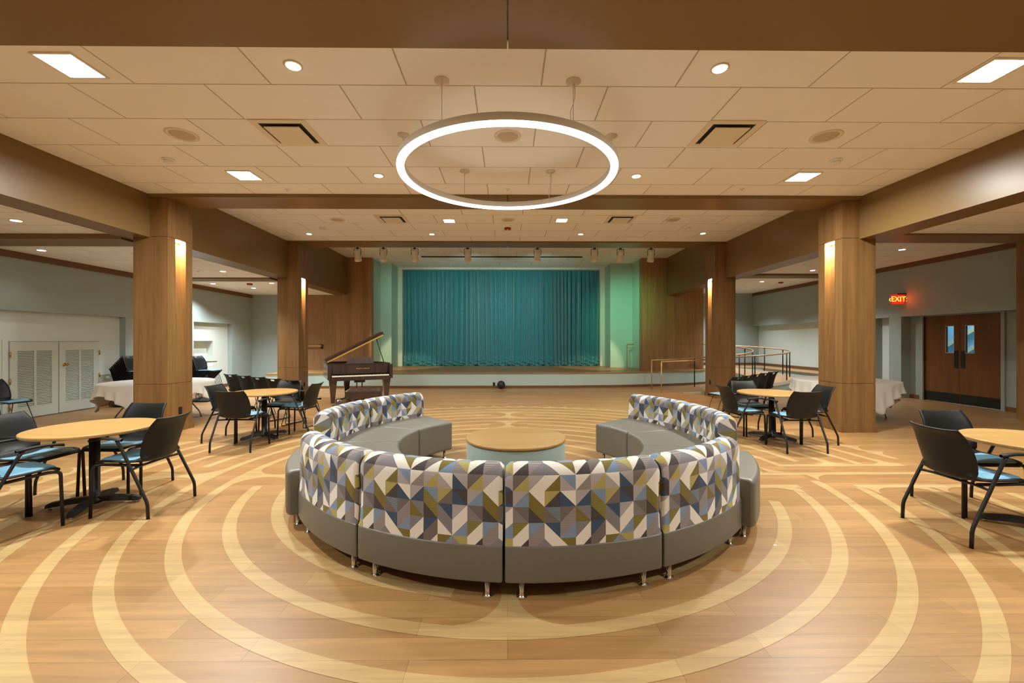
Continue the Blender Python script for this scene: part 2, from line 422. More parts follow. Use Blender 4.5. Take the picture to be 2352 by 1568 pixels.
# U-shaped ramp
RC = (7.03, 14.05); Ro, Ri = 1.95, .85
def ramp_edge(rr, n1=8, n2=28):
    L = 2.06+PI*1.4
    out = []
    for k in range(n1): t = k/n1; out.append((4.97+2.06*t, RC[1]-rr, .476*(2.06*t)/L+.012))
    for k in range(n2+1):
        a = -PI/2+PI*k/n2; out.append((RC[0]+rr*math.cos(a), RC[1]+rr*math.sin(a), .476*(2.06+PI*1.4*k/n2)/L+.012))
    return out
eo, ei = ramp_edge(Ro), ramp_edge(Ri)
b = MB(); n = len(eo)
vs = [(x, y, z) for x, y, z in eo]+[(x, y, z) for x, y, z in ei]+[(x, y, 0) for x, y, z in eo]+[(x, y, 0) for x, y, z in ei]
fs = []; 
for i in range(n-1):
    fs.append((i, i+1, n+i+1, n+i))
b.add(vs, fs, 0)
fs = [(2*n+i, 2*n+i+1, i+1, i) for i in range(n-1)]+[(n+i, n+i+1, 3*n+i+1, 3*n+i) for i in range(n-1)]+[(0, n, 3*n, 2*n), (n-1, 2*n-1, 4*n-1, 3*n-1)]
b.add(vs, fs, 1)
ramp = struct('ramp', b, [M['nose'], M['apron']])
b = MB()
ramp_top = lambda rr0, rr1, h: None
co, ci = ramp_edge(Ro+.01), ramp_edge(Ro-.16)
for i in range(9, n-1):
    q = [co[i], co[i+1], ci[i+1], ci[i]]
    vs = [(p[0], p[1], max(0, p[2]-.0)) for p in q]+[(p[0], p[1], p[2]+.09) for p in q]
    b.add(vs, [(0, 1, 2, 3)], 1); b.add(vs, [(7, 6, 5, 4)], 0); b.add(vs, [(0, 4, 5, 1), (1, 5, 6, 2), (2, 6, 7, 3), (3, 7, 4, 0)], 1)
b.build('ramp_curb', [M['nose'], M['white']], ramp)

def railing(name, label, path, posts, base=None):
    t = thing(name, label, 'handrail', (path[0][0], path[0][1], 0), 0, 'handrails of the curved ramp')
    off = Vector((path[0][0], path[0][1], 0))
    L = [Vector(p)-off for p in path]
    MB().tube(L, .021).build('rail', M['rail'], t)
    for (x, y, z0, z1, m) in posts:
        MB().tube([Vector((x, y, z0))-off, Vector((x, y, z1))-off], .017).build('post', M[m], t)
    return t
def railpath(rr, x0):
    L = 2.06+PI*1.4; e = ramp_edge(rr)
    pts = [(x0, RC[1]-rr, .885)]+[(x, y, z+.885) for x, y, z in e[1:]]+[(6.98, RC[1]+rr, .476+.885)]
    return pts
po = railpath(Ro-.06, 4.36)
def zr(i, p): return p[i]
posts = [(4.36, po[0][1], 0, .885, 'rail')]
for i in (3, 8, 14, 18, 21, 25, 31): x, y, z = po[i]; posts.append((x, y, z-.885, z-.02, 'black'))
railing('handrail', 'bronze handrail with black posts around the outside of the curved ramp', po, posts)
pi_ = railpath(Ri+.04, 4.42)
posts = [(4.42, pi_[0][1], 0, .885, 'rail')]
for i in (3, 9, 16, 24, 32): x, y, z = pi_[i]; posts.append((x, y, z-.885, z-.02, 'black'))
railing('handrail', 'bronze handrail on the inner stage side of the curved ramp', pi_, posts)
t = thing('handrail', 'short bronze handrail on the stage in front of the aqua wall', 'handrail', (4.45, 16.0, .478), 0)
MB().tube(rnd([(0, 0, 0), (0, 0, .88), (.26, 0, .88)], .03), .018).build('rail', M['rail'], t)
MB().tube([(0, 0, .74), (.26, 0, .74)], .01).build('lower_rail', M['rail'], t)
t = thing('wall_handrail', 'short wooden handrail on the oak wall behind the piano', 'handrail', (-6.95, 15.2, 1.30), 0)
MB().tube(rnd([(-.3, -.09, 0), (.42, -.09, 0), (.42, -.01, -.0)], .03), .025).build('rail', M['rail'], t)
MB().box(.38, .46, -.025, -.001, -.09, .05).build('end_plate', M['dark'], t)

# ------------------------------------------------------------------ columns with lit niches
def column(sx, y0, ztop, lab):
    D = .53; y1 = y0+D; xi, xo = 5.37, 5.91
    X = lambda a: sx*a
    def bx(b, a0, a1, c0, c1, z0, z1): b.box(min(X(a0), X(a1)), max(X(a0), X(a1)), c0, c1, z0, z1)
    n0, n1, zb, zt = y0+.16, y0+.38, .79, 3.11; dp = .12
    b = MB()
    bx(b, xi, xo, y0, y1, .10, .783)
    bx(b, xi+.01, xo-.01, y0+.01, y1-.01, .78, 3.12)      # hidden core is cut by the niche pieces below
    b = MB()
    bx(b, xi, xo, y0, y1, .0, .783)
    bx(b, xi-.02, xo+.02, y0-.02, y1+.02, 0, .10)
    bx(b, xi+.009, xo-.009, y0+.009, y1-.009, .783, .79)
    bx(b, xi+dp+.01, xo, y0, y1, .79, 3.115)
    bx(b, xi, xi+dp+.01, y0, n0, .79, 3.115); bx(b, xi, xi+dp+.01, n1, y1, .79, 3.115)
    # sloping niche back
    v = [(X(xi), n0, zb), (X(xi), n1, zb), (X(xi+dp), n1, zt), (X(xi+dp), n0, zt), (X(xi+dp+.012), n0, zb), (X(xi+dp+.012), n1, zb), (X(xi+dp+.012), n1, zt), (X(xi+dp+.012), n0, zt)]
    b.add(v, [(0, 1, 2, 3), (4, 7, 6, 5), (0, 4, 5, 1), (3, 2, 6, 7), (0, 3, 7, 4), (1, 5, 6, 2)])
    bx(b, xi+.009, XB0, y0+.009, y1-.009, 3.115, 3.123)
    bx(b, xi, XB0-.002, y0, y1, 3.123, ztop)
    struct('column', b, M['oak'])
    t = thing('niche_light', lab, 'light', (X(xi+.05), (n0+n1)/2, 3.10), 0, 'warm lights in the column niches')
    MB().box(-.035, .035, -.1, .1, -.012, .012).build('lens', M['niche'], t)
    lamp('niche_lamp', 'AREA', (X(.0) if 0 else 0, 0, -.02), 42, (1, .74, .42), t, (0, 0, 0), shape='RECTANGLE', size=.06, size_y=.18, spread=PI*.9)
    return t
column(-1, 6.85, 3.722, 'warm light glowing in the niche of the near left oak column')
column(1, 6.85, 3.722, 'warm light glowing in the niche of the near right oak column')
column(-1, 11.10, 3.998, 'warm light glowing in the niche of the far left oak column')
column(1, 11.10, 3.998, 'warm light glowing in the niche of the far right oak column')
def outlet(loc, rz, label):
    t = thing('power_outlet', label, 'outlet', loc, rz)
    MB().box(-.035, .035, -.006, 0, -.058, .058).build('plate', M['black'], t)
    b = MB(); b.box(-.017, .017, -.009, -.005, .008, .038); b.box(-.017, .017, -.009, -.005, -.038, -.008); b.build('socket', M['dark'], t)
outlet((-5.37, 7.11, .33), PI/2, 'black power outlet low on the near left oak column')
outlet((-5.37, 11.42, .33), PI/2, 'small power outlet low on the far left oak column')
outlet((5.37, 11.36, .38), -PI/2, 'small power outlet low on the far right oak column')
outlet((-.43, 13.505, .12), 0, 'small power outlet on the stage front beside the black ball')

# ------------------------------------------------------------------ ceiling fittings
def disc_light(name, label, x, y, z, r, m, group, energy, col, cone=2.3, rimm='whitemetal', kind='SPOT'):
    t = thing(name, label, 'light', (x, y, z), 0, group)
    MB().lathe([(r*.86, 0), (r*1.18, 0), (r*1.2, -.006), (r*.9, -.012), (r*.86, -.008)], 28).build('trim_ring', M[rimm], t)
    MB().lathe([(r*.9, -.004), (r*.9, -.014)], 28).build('lens', M[m], t)
    if energy: lamp('downlight_lamp', 'SPOT', (0, 0, -.03), energy, col, t, (0, 0, 0), spot_size=cone, spot_blend=.8, shadow_soft_size=r*.8)
    return t
Z1, Z2 = 3.78, 4.04
for x, y, lb in ((-1.8, 3.63, 'nearest left of the two before the ring'), (1.8, 3.63, 'nearest right of the two before the ring'), (-1.8, 6.02, 'left of the hanging ring, before the middle beam'), (1.8, 6.0, 'right of the hanging ring, before the middle beam')):
    disc_light('downlight', 'small round downlight in the ceiling, '+lb, x, y, Z1, .062, 'lens', 'round downlights of the hall', P_DOWN, NEUT)
for x, y, lb in ((-4.75, 10.34, 'far left by the beam'), (-1.82, 10.34, 'inner left of the far bay'), (1.75, 10.3, 'inner right of the far bay'), (4.65, 10.2, 'far right by the beam')):
    disc_light('downlight', 'small round downlight, '+lb, x, y, Z2, .062, 'lens', 'round downlights of the far bay', P_DOWN, NEUT)
for x in (-1.8, 1.8):
    for y in (1.2, -1.5): disc_light('downlight', 'round downlight %s the viewer, %s side' % ('above' if y > 0 else 'behind', 'left' if x < 0 else 'right'), x, y, Z1, .062, 'lens', 'downlights of the front bay', P_DOWN, NEUT)
def flood(x, y, z, label, e=P_FLOOD, grp='bright square ceiling floodlights', s=.15):
    t = thing('ceiling_floodlight', label, 'light', (x, y, z), 0, grp)
    b = MB(); b.box(-s-.02, s+.02, -s-.02, -s, -.012, 0); b.box(-s-.02, s+.02, s, s+.02, -.012, 0); b.box(-s-.02, -s, -s, s, -.012, 0); b.box(s, s+.02, -s, s, -.012, 0)
    b.build('frame', M['whitemetal'], t)
    MB().box(-s, s, -s, s, -.006, -.001).build('lens', M['flood'], t)
    lamp('flood_lamp', 'AREA', (0, 0, -.03), e, (.97, 1, .93), t, (0, 0, 0), shape='SQUARE', size=.2, spread=PI*.95)
flood(-3.67, 3.65, Z1, 'bright square floodlight at the top left corner of the ceiling')
flood(4.15, 3.64, Z1, 'bright square floodlight at the top right corner of the ceiling')
flood(-3.67, 6.04, Z1, 'bright square floodlight above the near left column')
flood(4.15, 6.01, Z1, 'bright square floodlight above the near right column')
flood(-1.25, 9.2, Z2, 'bright floodlight of the far bay, left of the pair', P_FLOOD*.6, s=.11)
flood(1.15, 9.13, Z2, 'bright floodlight of the far bay, right of the pair', P_FLOOD*.6, s=.11)
for x in (-3.67, 4.15): flood(x, .2, Z1, 'bright square floodlight out of view on the %s beside the viewer' % ('left' if x < 0 else 'right'))
for x, y, z, r, lb in ((-3.65, 4.86, Z1, .15, 'left of the ring'), (3.6, 4.83, Z1, .15, 'right of the ring'), (0, 4.86, Z1, .14, 'seen inside the hanging ring'),
                    (-3.6, 9.15, Z2, .14, 'left in the far bay'), (3.5, 9.08, Z2, .14, 'right in the far bay'), (0, 9.12, Z2, .13, 'middle of the far bay')):
    t = thing('ceiling_speaker', 'round flat speaker grille in the ceiling, '+lb, 'speaker', (x, y, z), 0, 'ceiling speakers')
    MB().lathe([(r*.85, 0), (r*1.08, 0), (r*1.08, -.008), (r*.9, -.012), (r*.86, -.006)], 32).build('rim', M['whitemetal'], t)
    MB().lathe([(r*.87, -.001), (r*.8, -.010), (.01, -.013)], 32).build('grille', M['grille'], t)
for x, y, z, lb in ((-4.32, 5.52, Z1, 'on the left above the beam'), (4.2, 5.46, Z1, 'on the right above the beam'), (-4.2, 9.8, Z2, 'left in the far bay'), (4.1, 9.72, Z2, 'right in the far bay')):
    t = thing('smoke_detector', 'white round smoke detector '+lb, 'smoke detector', (x, y, z), 0, 'smoke detectors')
    MB().lathe([(.07, 0), (.07, -.015), (.055, -.02)], 24).build('base', M['white'], t)
    MB().lathe([(.05, -.018), (.048, -.045), (.03, -.055)], 24).build('sensor_head', M['white'], t)
for x, y, z, lb in ((-3.36, 6.6, Z1, 'left near the middle beam'), (3.56, 6.5, Z1, 'right near the middle beam'), (0, 6.55, Z1, 'seen inside the hanging ring')):
    tag(MB().lathe([(.035, 0), (.035, -.006), (.012, -.01), (.012, -.03), (.02, -.033)], 16).build('sprinkler', M['white'], None, (x, y, z)), 'small white sprinkler cap, '+lb, 'sprinkler', 'sprinklers')
def vent(x, y, z, label):
    t = thing('air_vent', label, 'vent', (x, y, z), 0, 'square ceiling air vents')
    b = MB(); s = .295; q = .23
    for a in ((-s, s, -s, -q), (-s, s, q, s), (-s, -q, -q, q), (q, s, -q, q)): b.box(*a, -.012, 0)
    b.build('frame', M['whitemetal'], t)
    MB().box(-q, q, -q, q, -.0035, -.001).build('throat_shade', M['dark'], t)  # flat sheet, the shadow gap around the face plate painted dark
    MB().box(-.188, .188, -.188, .188, -.032, -.022).build('face_plate', M['whitemetal'], t)
vent(-2.42, 4.81, Z1, 'square air vent in the ceiling left of the ring'); vent(2.42, 4.78, Z1, 'square air vent in the ceiling right of the ring')
vent(-2.42, 9.1, Z2, 'square air vent on the left of the far bay'); vent(2.38, 9.06, Z2, 'square air vent on the right of the far bay')
def alarm(x, y, z, lb):
    t = thing('fire_alarm', lb, 'alarm', (x, y, z))
    MB().lathe([(.075, 0), (.075, -.03), (.06, -.045), (.02, -.05)], 20).build('body', M['red'], t)
    MB().box(-.02, .02, -.05, -.02, -.062, -.045).build('strobe', M['white'], t)
alarm(0, 9.78, Z2, 'red fire alarm on the ceiling of the far bay'); alarm(-7.3, 12.25, 3.10, 'red fire alarm on the left aisle ceiling'); alarm(9.2, 14.4, 3.46, 'red fire alarm on the right aisle ceiling')
gl = 'aisle downlights on the left'
for x, y, z in ((-6.88, 6.09, 3.16), (-8.34, 7.78, 3.10), (-6.62, 10.07, 3.10), (-8.3, 12.2, 3.10), (-6.6, 12.1, 3.10), (-7.75, 13.2, 3.10), (-7.6, 2.5, 3.16)):
    disc_light('downlight', {6.09: 'round downlight in the left aisle nearest the top left edge', 7.78: 'round downlight over the white louvred doors', 10.07: 'round downlight behind the near left column', 12.2: 'round downlight in the far left aisle, by the wall', 12.1: 'round downlight in the far left aisle, beside the far column', 13.2: 'round downlight nearest the pale far left corner', 2.5: 'round downlight in the left aisle outside the view'}[y], x, y, z, .062, 'lens', gl, P_COOL*(.035 if y < 9 else 1.0), COOL if y > 9 else NEUT, 2.1)
for x, y, z, l in ((8.55, 9.24, 3.46, 'before the exit sign'), (8.46, 14.23, 3.46, 'over the ramp'), (8.54, 11.96, 3.46, 'behind the near right column'), (8.6, 16.4, 3.46, 'by the pale far wall'), (8.0, 3.0, 3.2, 'outside the view')):
    disc_light('downlight', 'round downlight in the right aisle, '+l, x, y, z, .062, 'lens', 'aisle downlights on the right', P_COOL*(.04 if y < 11 else .85), COOL if y > 11.9 else NEUT, 2.1)
tag(MB().lathe([(.035, 0), (.035, -.006), (.012, -.01), (.012, -.03), (.02, -.033)], 16).build('sprinkler', M['white'], None, (-7.2, 10.08, 3.10)), 'small dark sprinkler in the left aisle behind the column', 'sprinkler', 'sprinklers')

# pendant ring
t = thing('ring_pendant_light', 'large glowing white ring light hanging from the ceiling', 'light', (0, 4.84, 3.31))
b = MB(); n = 96; R = 1.17
rows = []
for k in range(n+1):
    a = 2*PI*k/n; rows.append([(r*math.cos(a), r*math.sin(a), z) for r, z in ((R-.036, 0), (R+.036, 0), (R+.041, .02), (R+.041, .09), (R-.041, .09), (R-.041, .02), (R-.036, 0))])
b.grid([[r[i] for i in (2, 3, 4, 5)] for r in rows]); b.build('housing', M['white'], t)
b = MB(); b.grid([[r[i] for i in (5, 6, 1, 2)] for r in rows]); 
b.build('diffuser', M['ring'], t)
for k in range(6):
    a = math.radians(-120+60*k); x, y = R*math.cos(a), R*math.sin(a); zc = 3.78-3.31
    MB().tube([(x, y, .07), (x, y, zc-.02)], .0022, 6).build('cable', M['steel'], t)
    cn = MB().lathe([(.065, zc), (.065, zc-.012), (.012, zc-.02), (.010, zc-.06)], 24, 0, (x, y, 0)).build('canopy', M['whitemetal'], t)
for k in (1, 3):
    a = math.radians(-60 if k == 1 else 60); x, y = R*math.cos(a), R*math.sin(a); zc = .45
    MB().tube(rnd([(x+.012, y, zc), (x+.015, y, .3), (x-.03, y, .2), (x-.02, y, .07)], .06), .004, 6).build('power_cord', M['white'], t)

# ------------------------------------------------------------------ doors, closet, exit sign
def closet(y0, y1, label, hinge_y, knob):
    X = -9.12; t = bpy.data.objects.new('door_%d' % (4 if knob else 3), None); C.objects.link(t); t.location = (X, (y0+y1)/2, 0); t['kind'] = 'structure'
    w = (y1-y0)/2; b = MB(); pw = .30
    xf = .035
    b.box(0, xf, -w+.006, -pw, .02, 1.455); b.box(0, xf, pw, w-.006, .02, 1.455)
    b.box(0, xf, -pw, pw, .02, .22); b.box(0, xf, -pw, pw, 1.28, 1.455); b.box(0, xf, -.02, .02, .22, 1.28); b.box(0, .006, -pw, pw, .22, 1.28)
    b.build('panel', M['closet'], t)
    for s in (-1, 1):
        b = MB(); a0, a1 = (s*.02, s*pw) if s > 0 else (s*pw, s*.02)
        for k in range(34):
            z = .235+k*.031
            b.add([(.012, a0, z), (.030, a0, z-.013), (.034, a0, z-.009), (.016, a0, z+.006), (.012, a1, z), (.030, a1, z-.013), (.034, a1, z-.009), (.016, a1, z+.006)],
                  [(0, 1, 2, 3), (7, 6, 5, 4), (0, 4, 5, 1), (1, 5, 6, 2), (2, 6, 7, 3), (3, 7, 4, 0)])
        b.build('louvres', M['closet'], t)
    for z in (.25, .72, 1.22):
        hy = -w-.0 if hinge_y < 0 else w
        MB().cyl(.045, hy, z-.05, z+.05, .012, 10).build('hinge', M['brass'], t)
    if knob:
        mt = Matrix.Translation((xf, -w+.10, .99)) @ Matrix.Rotation(PI/2, 4, 'Y')
        MB().lathe([(.033, 0), (.033, .008), (.012, .012), (.012, .04), (.026, .05), (.028, .065), (.018, .078)], 20, 0, (0, 0, 0), mt).build('knob', M['brass'], t)
closet(7.94, 8.795, 'white louvred closet door, left leaf in the left wall', -1, False)
closet(8.805, 9.66, 'white louvred closet door with brass knob, right leaf in the left wall', 1, True)
b = MB(); b.box(-9.12, -9.10, 7.84, 7.93, 0, 1.5); b.box(-9.12, -9.10, 9.67, 9.70, 0, 1.5); b.box(-9.12, -9.10, 7.93, 9.67, 1.462, 1.5)
struct('trim_7', b, M['walllow'])
# double doors, right wall (plane x = 10.44)
b = MB(); b.box(10.40, 10.47, 8.90, 8.97, 0, 2.10); b.box(10.40, 10.47, 10.68, 10.76, 0, 2.10); b.box(10.40, 10.47, 8.97, 10.68, 2.09, 2.14)
struct('trim_8', b, M['doorpaint'])
def wdoor(i, y0, y1, s):
    """s=+1: meeting edge at y0 ; s=-1: meeting edge at y1"""
    t = bpy.data.objects.new('door_%d' % i, None); C.objects.link(t); t.location = (10.46, (y0+y1)/2, 0); t['kind'] = 'structure'
    w = (y1-y0)/2; me = -w if s > 0 else w; ww = lambda a, c: (min(me+s*a, me+s*c), max(me+s*a, me+s*c))
    b = MB()
    g0, g1 = .13, .31; zb, zt = 1.20, 1.82
    for (a, c, z0, z1) in ((0.003, g0, .012, 2.08), (g1, 2*w-.003, .012, 2.08), (g0, g1, .012, zb), (g0, g1, zt, 2.08)):
        y_0, y_1 = ww(a, c); b.box(0, .045, y_0, y_1, z0, z1)
    b.build('leaf', M['doorwood'], t)
    y_0, y_1 = ww(g0, g1); MB().box(.018, .024, y_0, y_1, zb, zt).build('window_pane', M['glass'], t)
    b = MB(); 
    b.box(-.004, 0, y_0-.012, y_0, zb-.012, zt+.012); b.box(-.004, 0, y_1, y_1+.012, zb-.012, zt+.012); b.box(-.004, 0, y_0, y_1, zb-.012, zb); b.box(-.004, 0, y_0, y_1, zt, zt+.012)
    b.build('window_bead', M['strip'], t)
    y_0, y_1 = ww(.03, .12); MB().box(-.006, 0, y_0, y_1, .84, 1.25).build('push_plate', M['black'], t)
    y_0, y_1 = ww(.01, 2*w-.01); MB().box(-.004, 0, y_0, y_1, .02, .24).build('kick_plate', M['black'], t)
wdoor(1, 9.85, 10.68, 1); wdoor(2, 8.975, 9.85, -1)
# the bright stair hall behind the doors
b = MB(); b.box(13.0, 13.1, 7.5, 13.6, 0, 3.3); b.box(11.02, 13.0, 13.5, 13.6, 0, 3.3); b.box(11.02, 13.0, 7.5, 7.6, 0, 3.3); b.box(11.0, 13.1, 7.5, 13.6, 3.3, 3.4); b.box(11.0, 13.1, 7.5, 13.6, -.1, 0)
struct('stair_hall', b, M['glassblue'])
b = MB()
for q in range(2):
    z = 1.0+q*.5
    mm = Matrix.Translation((12.9, 11.6, z+.4)) @ Matrix.Rotation(math.radians(-32), 4, 'X')
    b.box(-.03, .03, -2.2, 2.2, -.06, .06, 0, mm)
struct('stair_stringer', b, M['strip'])
lamp('stair_hall_fill', 'AREA', (12.0, 10.8, 3.2), 130, (.72, .88, 1), None, (0, 0, 0), shape='RECTANGLE', size=1.2, size_y=4)  # added unseen fill that brightens the stair hall behind the door windows
# exit sign
t = thing('exit_sign', 'lit red exit sign on the wall above the double doors', 'sign', (9.99, 10.9, 2.42))
MB().box(-.17, .18, 0, .045, 0, .24).build('housing', M['exitface'], t)
MB().box(.02, .2, .0, .05, .24, .27).build('mount', M['dark'], t)
def text_mesh(body, size, name, m, parent, loc, rot, ext=.002):
    cu = bpy.data.curves.new('t', 'FONT'); cu.body = body; cu.size = size; cu.extrude = ext; cu.align_x = 'CENTER'; cu.align_y = 'CENTER'
    to = bpy.data.objects.new('t', cu); C.objects.link(to)
    dg = bpy.context.evaluated_depsgraph_get(); me = bpy.data.meshes.new_from_object(to.evaluated_get(dg))
    bpy.data.objects.remove(to); me.materials.clear(); me.materials.append(m)
    o = bpy.data.objects.new(name, me); C.objects.link(o); o.parent = parent; o.location = loc; o.rotation_euler = rot
    return o
text_mesh('‹EXIT›', .185, 'lettering', M['exit'], t, (0, -.004, .12), (PI/2, 0, 0))
lamp('exit_glow', 'POINT', (.0, -.08, .1), 1.6, (1, .06, .02), t, shadow_soft_size=.08)

# ------------------------------------------------------------------ curtain
b = MB(); nx, nz = 1100, 90; x0, x1 = -4.2, 3.7; rows = []
ph = [random.random()*6.28 for _ in range(12)]
def fold(x, tz):
    u = x*1.0
    w_ = u*2*PI*5.6+1.9*math.sin(u*2.1+ph[0])+1.3*math.sin(u*5.3+ph[1])
    a = .5+.5*math.sin(u*1.7+ph[2]); a2 = .5+.5*math.sin(u*4.7+ph[3])
    f = (2*abs(math.sin(w_/2))**.75-1)*(.5+.5*a)+.45*math.sin(w_*.53+ph[4])*a2+.25*math.sin(w_*2.1+ph[5])
    return f
for j in range(nz+1):
    tz = j/nz; z = .485+(4.36-.485)*tz**1.5; row = []
    zq = tz**1.5; amp = .13*(1-.5*max(0, (zq-.85)/.15))
    for i in range(nx+1):
        x = x0+(x1-x0)*i/nx; lowt = max(0, 1-tz/.22)
        sh = .05*math.sin(x*2.3+ph[6])*(1-tz)
        y = 17.5-amp*fold(x+sh, tz)
        if lowt > 0:
            y -= lowt*(.06+.05*math.sin(x*14+ph[7]+z*40)+.035*math.sin(x*37+z*70+ph[8])+.03*math.sin(x*9-z*55))
        row.append((x, y, z+(.02*math.sin(x*21+ph[9])+.02*math.sin(x*9))*lowt*.6))
    rows.append(row)
b.grid(rows)
tag(b.build('stage_curtain', M['teal'], None), 'tall teal satin curtain drawn across the stage', 'curtain')

# ------------------------------------------------------------------ stage lights
pipe = thing('lighting_pipe', 'thin pipe behind the far beam carrying the stage lights', 'pipe', (0, 12.7, 4.30))
MB().tube([(-5.5, 0, 0), (5.5, 0, 0)], .022).build('tube', M['black'], pipe)
b = MB()
for x in (-5, -2.5, 0, 2.5, 5): b.tube([(x, 0, 0), (x, 0, .118)], .008, 6)
b.build('hanger', M['black'], pipe)
fx = []
def fixture(x, tilt, label, col, e, aim, first=None, size=.5, bl=1.0):
    if first is None:
        t = thing('stage_light', label, 'light', (x, 12.7, 4.28), 0, 'stage lights on the pipe')
        b = MB(); b.box(-.03, .03, -.03, .03, -.06, .0); b.cyl(0, 0, -.1, -.05, .035, 14); b.build('clamp', M['black'], t)
        b = MB(); b.tube(rnd([(-.10, 0, -.27), (-.10, 0, -.09), (.10, 0, -.09), (.10, 0, -.27)], .02), .008, 6); b.build('yoke', M['black'], t)
        mt = Matrix.Translation((0, 0, -.26)) @ Matrix.Rotation(math.radians(25), 4, 'X')
        MB().lathe([(.05, .13), (.085, .10), (.088, -.11), (.10, -.12), (.10, -.20), (.08, -.20)], 20, 0, (0, 0, 0), mt).build('can', M['white'], t)
        MB().lathe([(.07, -.195), (.07, -.202)], 20, 0, (0, 0, 0), mt).build('lens', M['lens'], t)
    else:
        t = dup(first, (x, 12.7, 4.28), 0, label)
    if e:
        d = Vector(aim)-Vector((x, 12.90, 3.74)); q = d.to_track_quat('-Z', 'Y').to_euler()
        lamp('stage_spot', 'SPOT', (x, 12.90, 3.74), e, col, None, q, spot_size=size, spot_blend=bl, shadow_soft_size=.05)
    return t
G = (.25, 1, .55); Wm = (1, .86, .5)
f0 = fixture(-4.42, 0, 'leftmost stage light on the pipe by the oak pier', Wm, P_STAGE*2.2, (-3.9, 16.0, .6), size=.55, bl=.35)
for x, l, c, e, a, s in ((-3.66, 'second stage light from the left, pale and slim', (.5, .95, .8), 50, (-4.5, 16.3, 3.6), .6), (-2.74, 'third stage light from the left', (.55, .97, .88), P_STAGE, (-3, 17.4, 2.4), 1.3),
                      (-1.18, 'fourth stage light from the left, near the middle', (.55, .97, .88), P_STAGE*1.6, (-1.3, 17.4, 2.4), 1.5), (.88, 'stage light just right of the middle', (.55, .97, .88), P_STAGE*1.6, (1.4, 17.4, 2.4), 1.5),
                      (2.57, 'third stage light from the right', G, P_STAGE*1.6, (4.5, 16.3, 2.3), 1.0), (3.34, 'second stage light from the right, pale and slim', G, P_STAGE*.3, (5.4, 15.2, 2.6), 1.0),
                      (4.25, 'rightmost stage light on the pipe by the oak pier', Wm, P_STAGE*2.2, (3.3, 16.0, .5), .55)):
    fixture(x, 0, l, c, e, a, f0, s, .4 if c is Wm else 1.0)

# ------------------------------------------------------------------ sofa ring
SC = (.13, 4.49); PITCH = math.radians(26.75); RO, RI = 2.09, 1.22
PAL = {'c': (236, 234, 230), 'l': (176, 172, 178), 'g': (132, 130, 138), 't': (116, 108, 106), 'b': (128, 152, 186), 'n': (60, 84, 114), 'd': (74, 68, 72), 'o': (124, 112, 52), 'y': (178, 168, 104), 'Y': (150, 142, 74), 'B': (140, 156, 172), 'L': (160, 152, 154)}
pal = {}; pm = []
def stripes(m, dark):
    nt = m.node_tree; bs = nt.nodes['Principled BSDF']; g = nt.nodes.new('ShaderNodeTexCoord'); sx = nt.nodes.new('ShaderNodeSeparateXYZ')
    a = nt.nodes.new('ShaderNodeMath'); a.operation = 'MULTIPLY'; a.inputs[1].default_value = 2*PI/.008
    s_ = nt.nodes.new('ShaderNodeMath'); s_.operation = 'SINE'; c_ = nt.nodes.new('ShaderNodeMath'); c_.operation = 'GREATER_THAN'; c_.inputs[1].default_value = .2
    mx = nt.nodes.new('ShaderNodeMix'); mx.data_type = 'RGBA'; mx.inputs[6].default_value = bs.inputs['Base Color'].default_value; mx.inputs[7].default_value = srgb(*dark)
    L = nt.links; L.new(g.outputs['Object'], sx.inputs[0]); L.new(sx.outputs['Z'], a.inputs[0]); L.new(a.outputs[0], s_.inputs[0]); L.new(s_.outputs[0], c_.inputs[0])
    L.new(c_.outputs[0], mx.inputs[0]); L.new(mx.outputs[2], bs.inputs['Base Color'])
for i, (k, c_) in enumerate(PAL.items()):
    m_ = mat('fabric_'+k, c_, .85, sheen=.1)
    if k == 'Y': stripes(m_, (108, 100, 50))
    if k == 'B': stripes(m_, (70, 90, 112))
    if k == 'L': stripes(m_, (132, 124, 126))
    pal[k] = i; pm.append(m_)
PAT = [  # rows from the top; each cell: diagonal, first colour (left), second colour (right)
 ['\\nl', '/ty', '/lc', '/co', '\\lb', '/cL', '/ly', '\\lc'],
 ['\\nd', '/lb', '\\oc', '/yd', '\\nc', '/ln', '\\Yb', '/yt'],
 ['/lc', '\\gt', '\\do', '\\tB', '/tL', '\\og', '\\dY', '\\gn'],
 ['/cb', '/Yc', '/bL', '\\cn', '/Lb', '/gc', '/nt', '\\cg'],
 ['\\Ly', '/cd', '/Lg', '\\gc', '\\co', '/cd', '/tc', '/ob']]
def sweep(prof, a0, a1, n, rnd_=.02, closed=True, mb=None, mfun=None):
    """prof: closed list of (r,z); rounds both ends"""
    mb = mb or MB(); cr = sum(p[0] for p in prof)/len(prof); cz = sum(p[1] for p in prof)/len(prof)
    rm = 1.7; st = [(0, 1.0), (.12, .48), (.4, .2), (1, 0)]
    sec = [(a0+s*rnd_/rm, e*rnd_) for s, e in st]
    for k in range(1, n): sec.append((a0+(a1-a0)*k/n, 0))
    sec += [(a1-s*rnd_/rm, e*rnd_) for s, e in st[::-1]]
    rows = []
    for a, e in sec:
        row = []
        for r, z in prof:
            dr, dz = r-cr, z-cz; L = math.hypot(dr, dz); q = max(0, 1-e/L)
            rr, zz = cr+dr*q, cz+dz*q
            row.append((rr*math.cos(a)-1.65, rr*math.sin(a), zz))
        rows.append(row)
    return rows
def rrect(r0, r1, z0, z1, q, n=4):
    out = []
    for cx, cz, s in ((r1-q, z0+q, -PI/2), (r1-q, z1-q, 0), (r0+q, z1-q, PI/2), (r0+q, z0+q, PI)):
        for k in range(n+1): a = s+PI/2*k/n; out.append((cx+q*math.cos(a), cz+q*math.sin(a)))
    return out
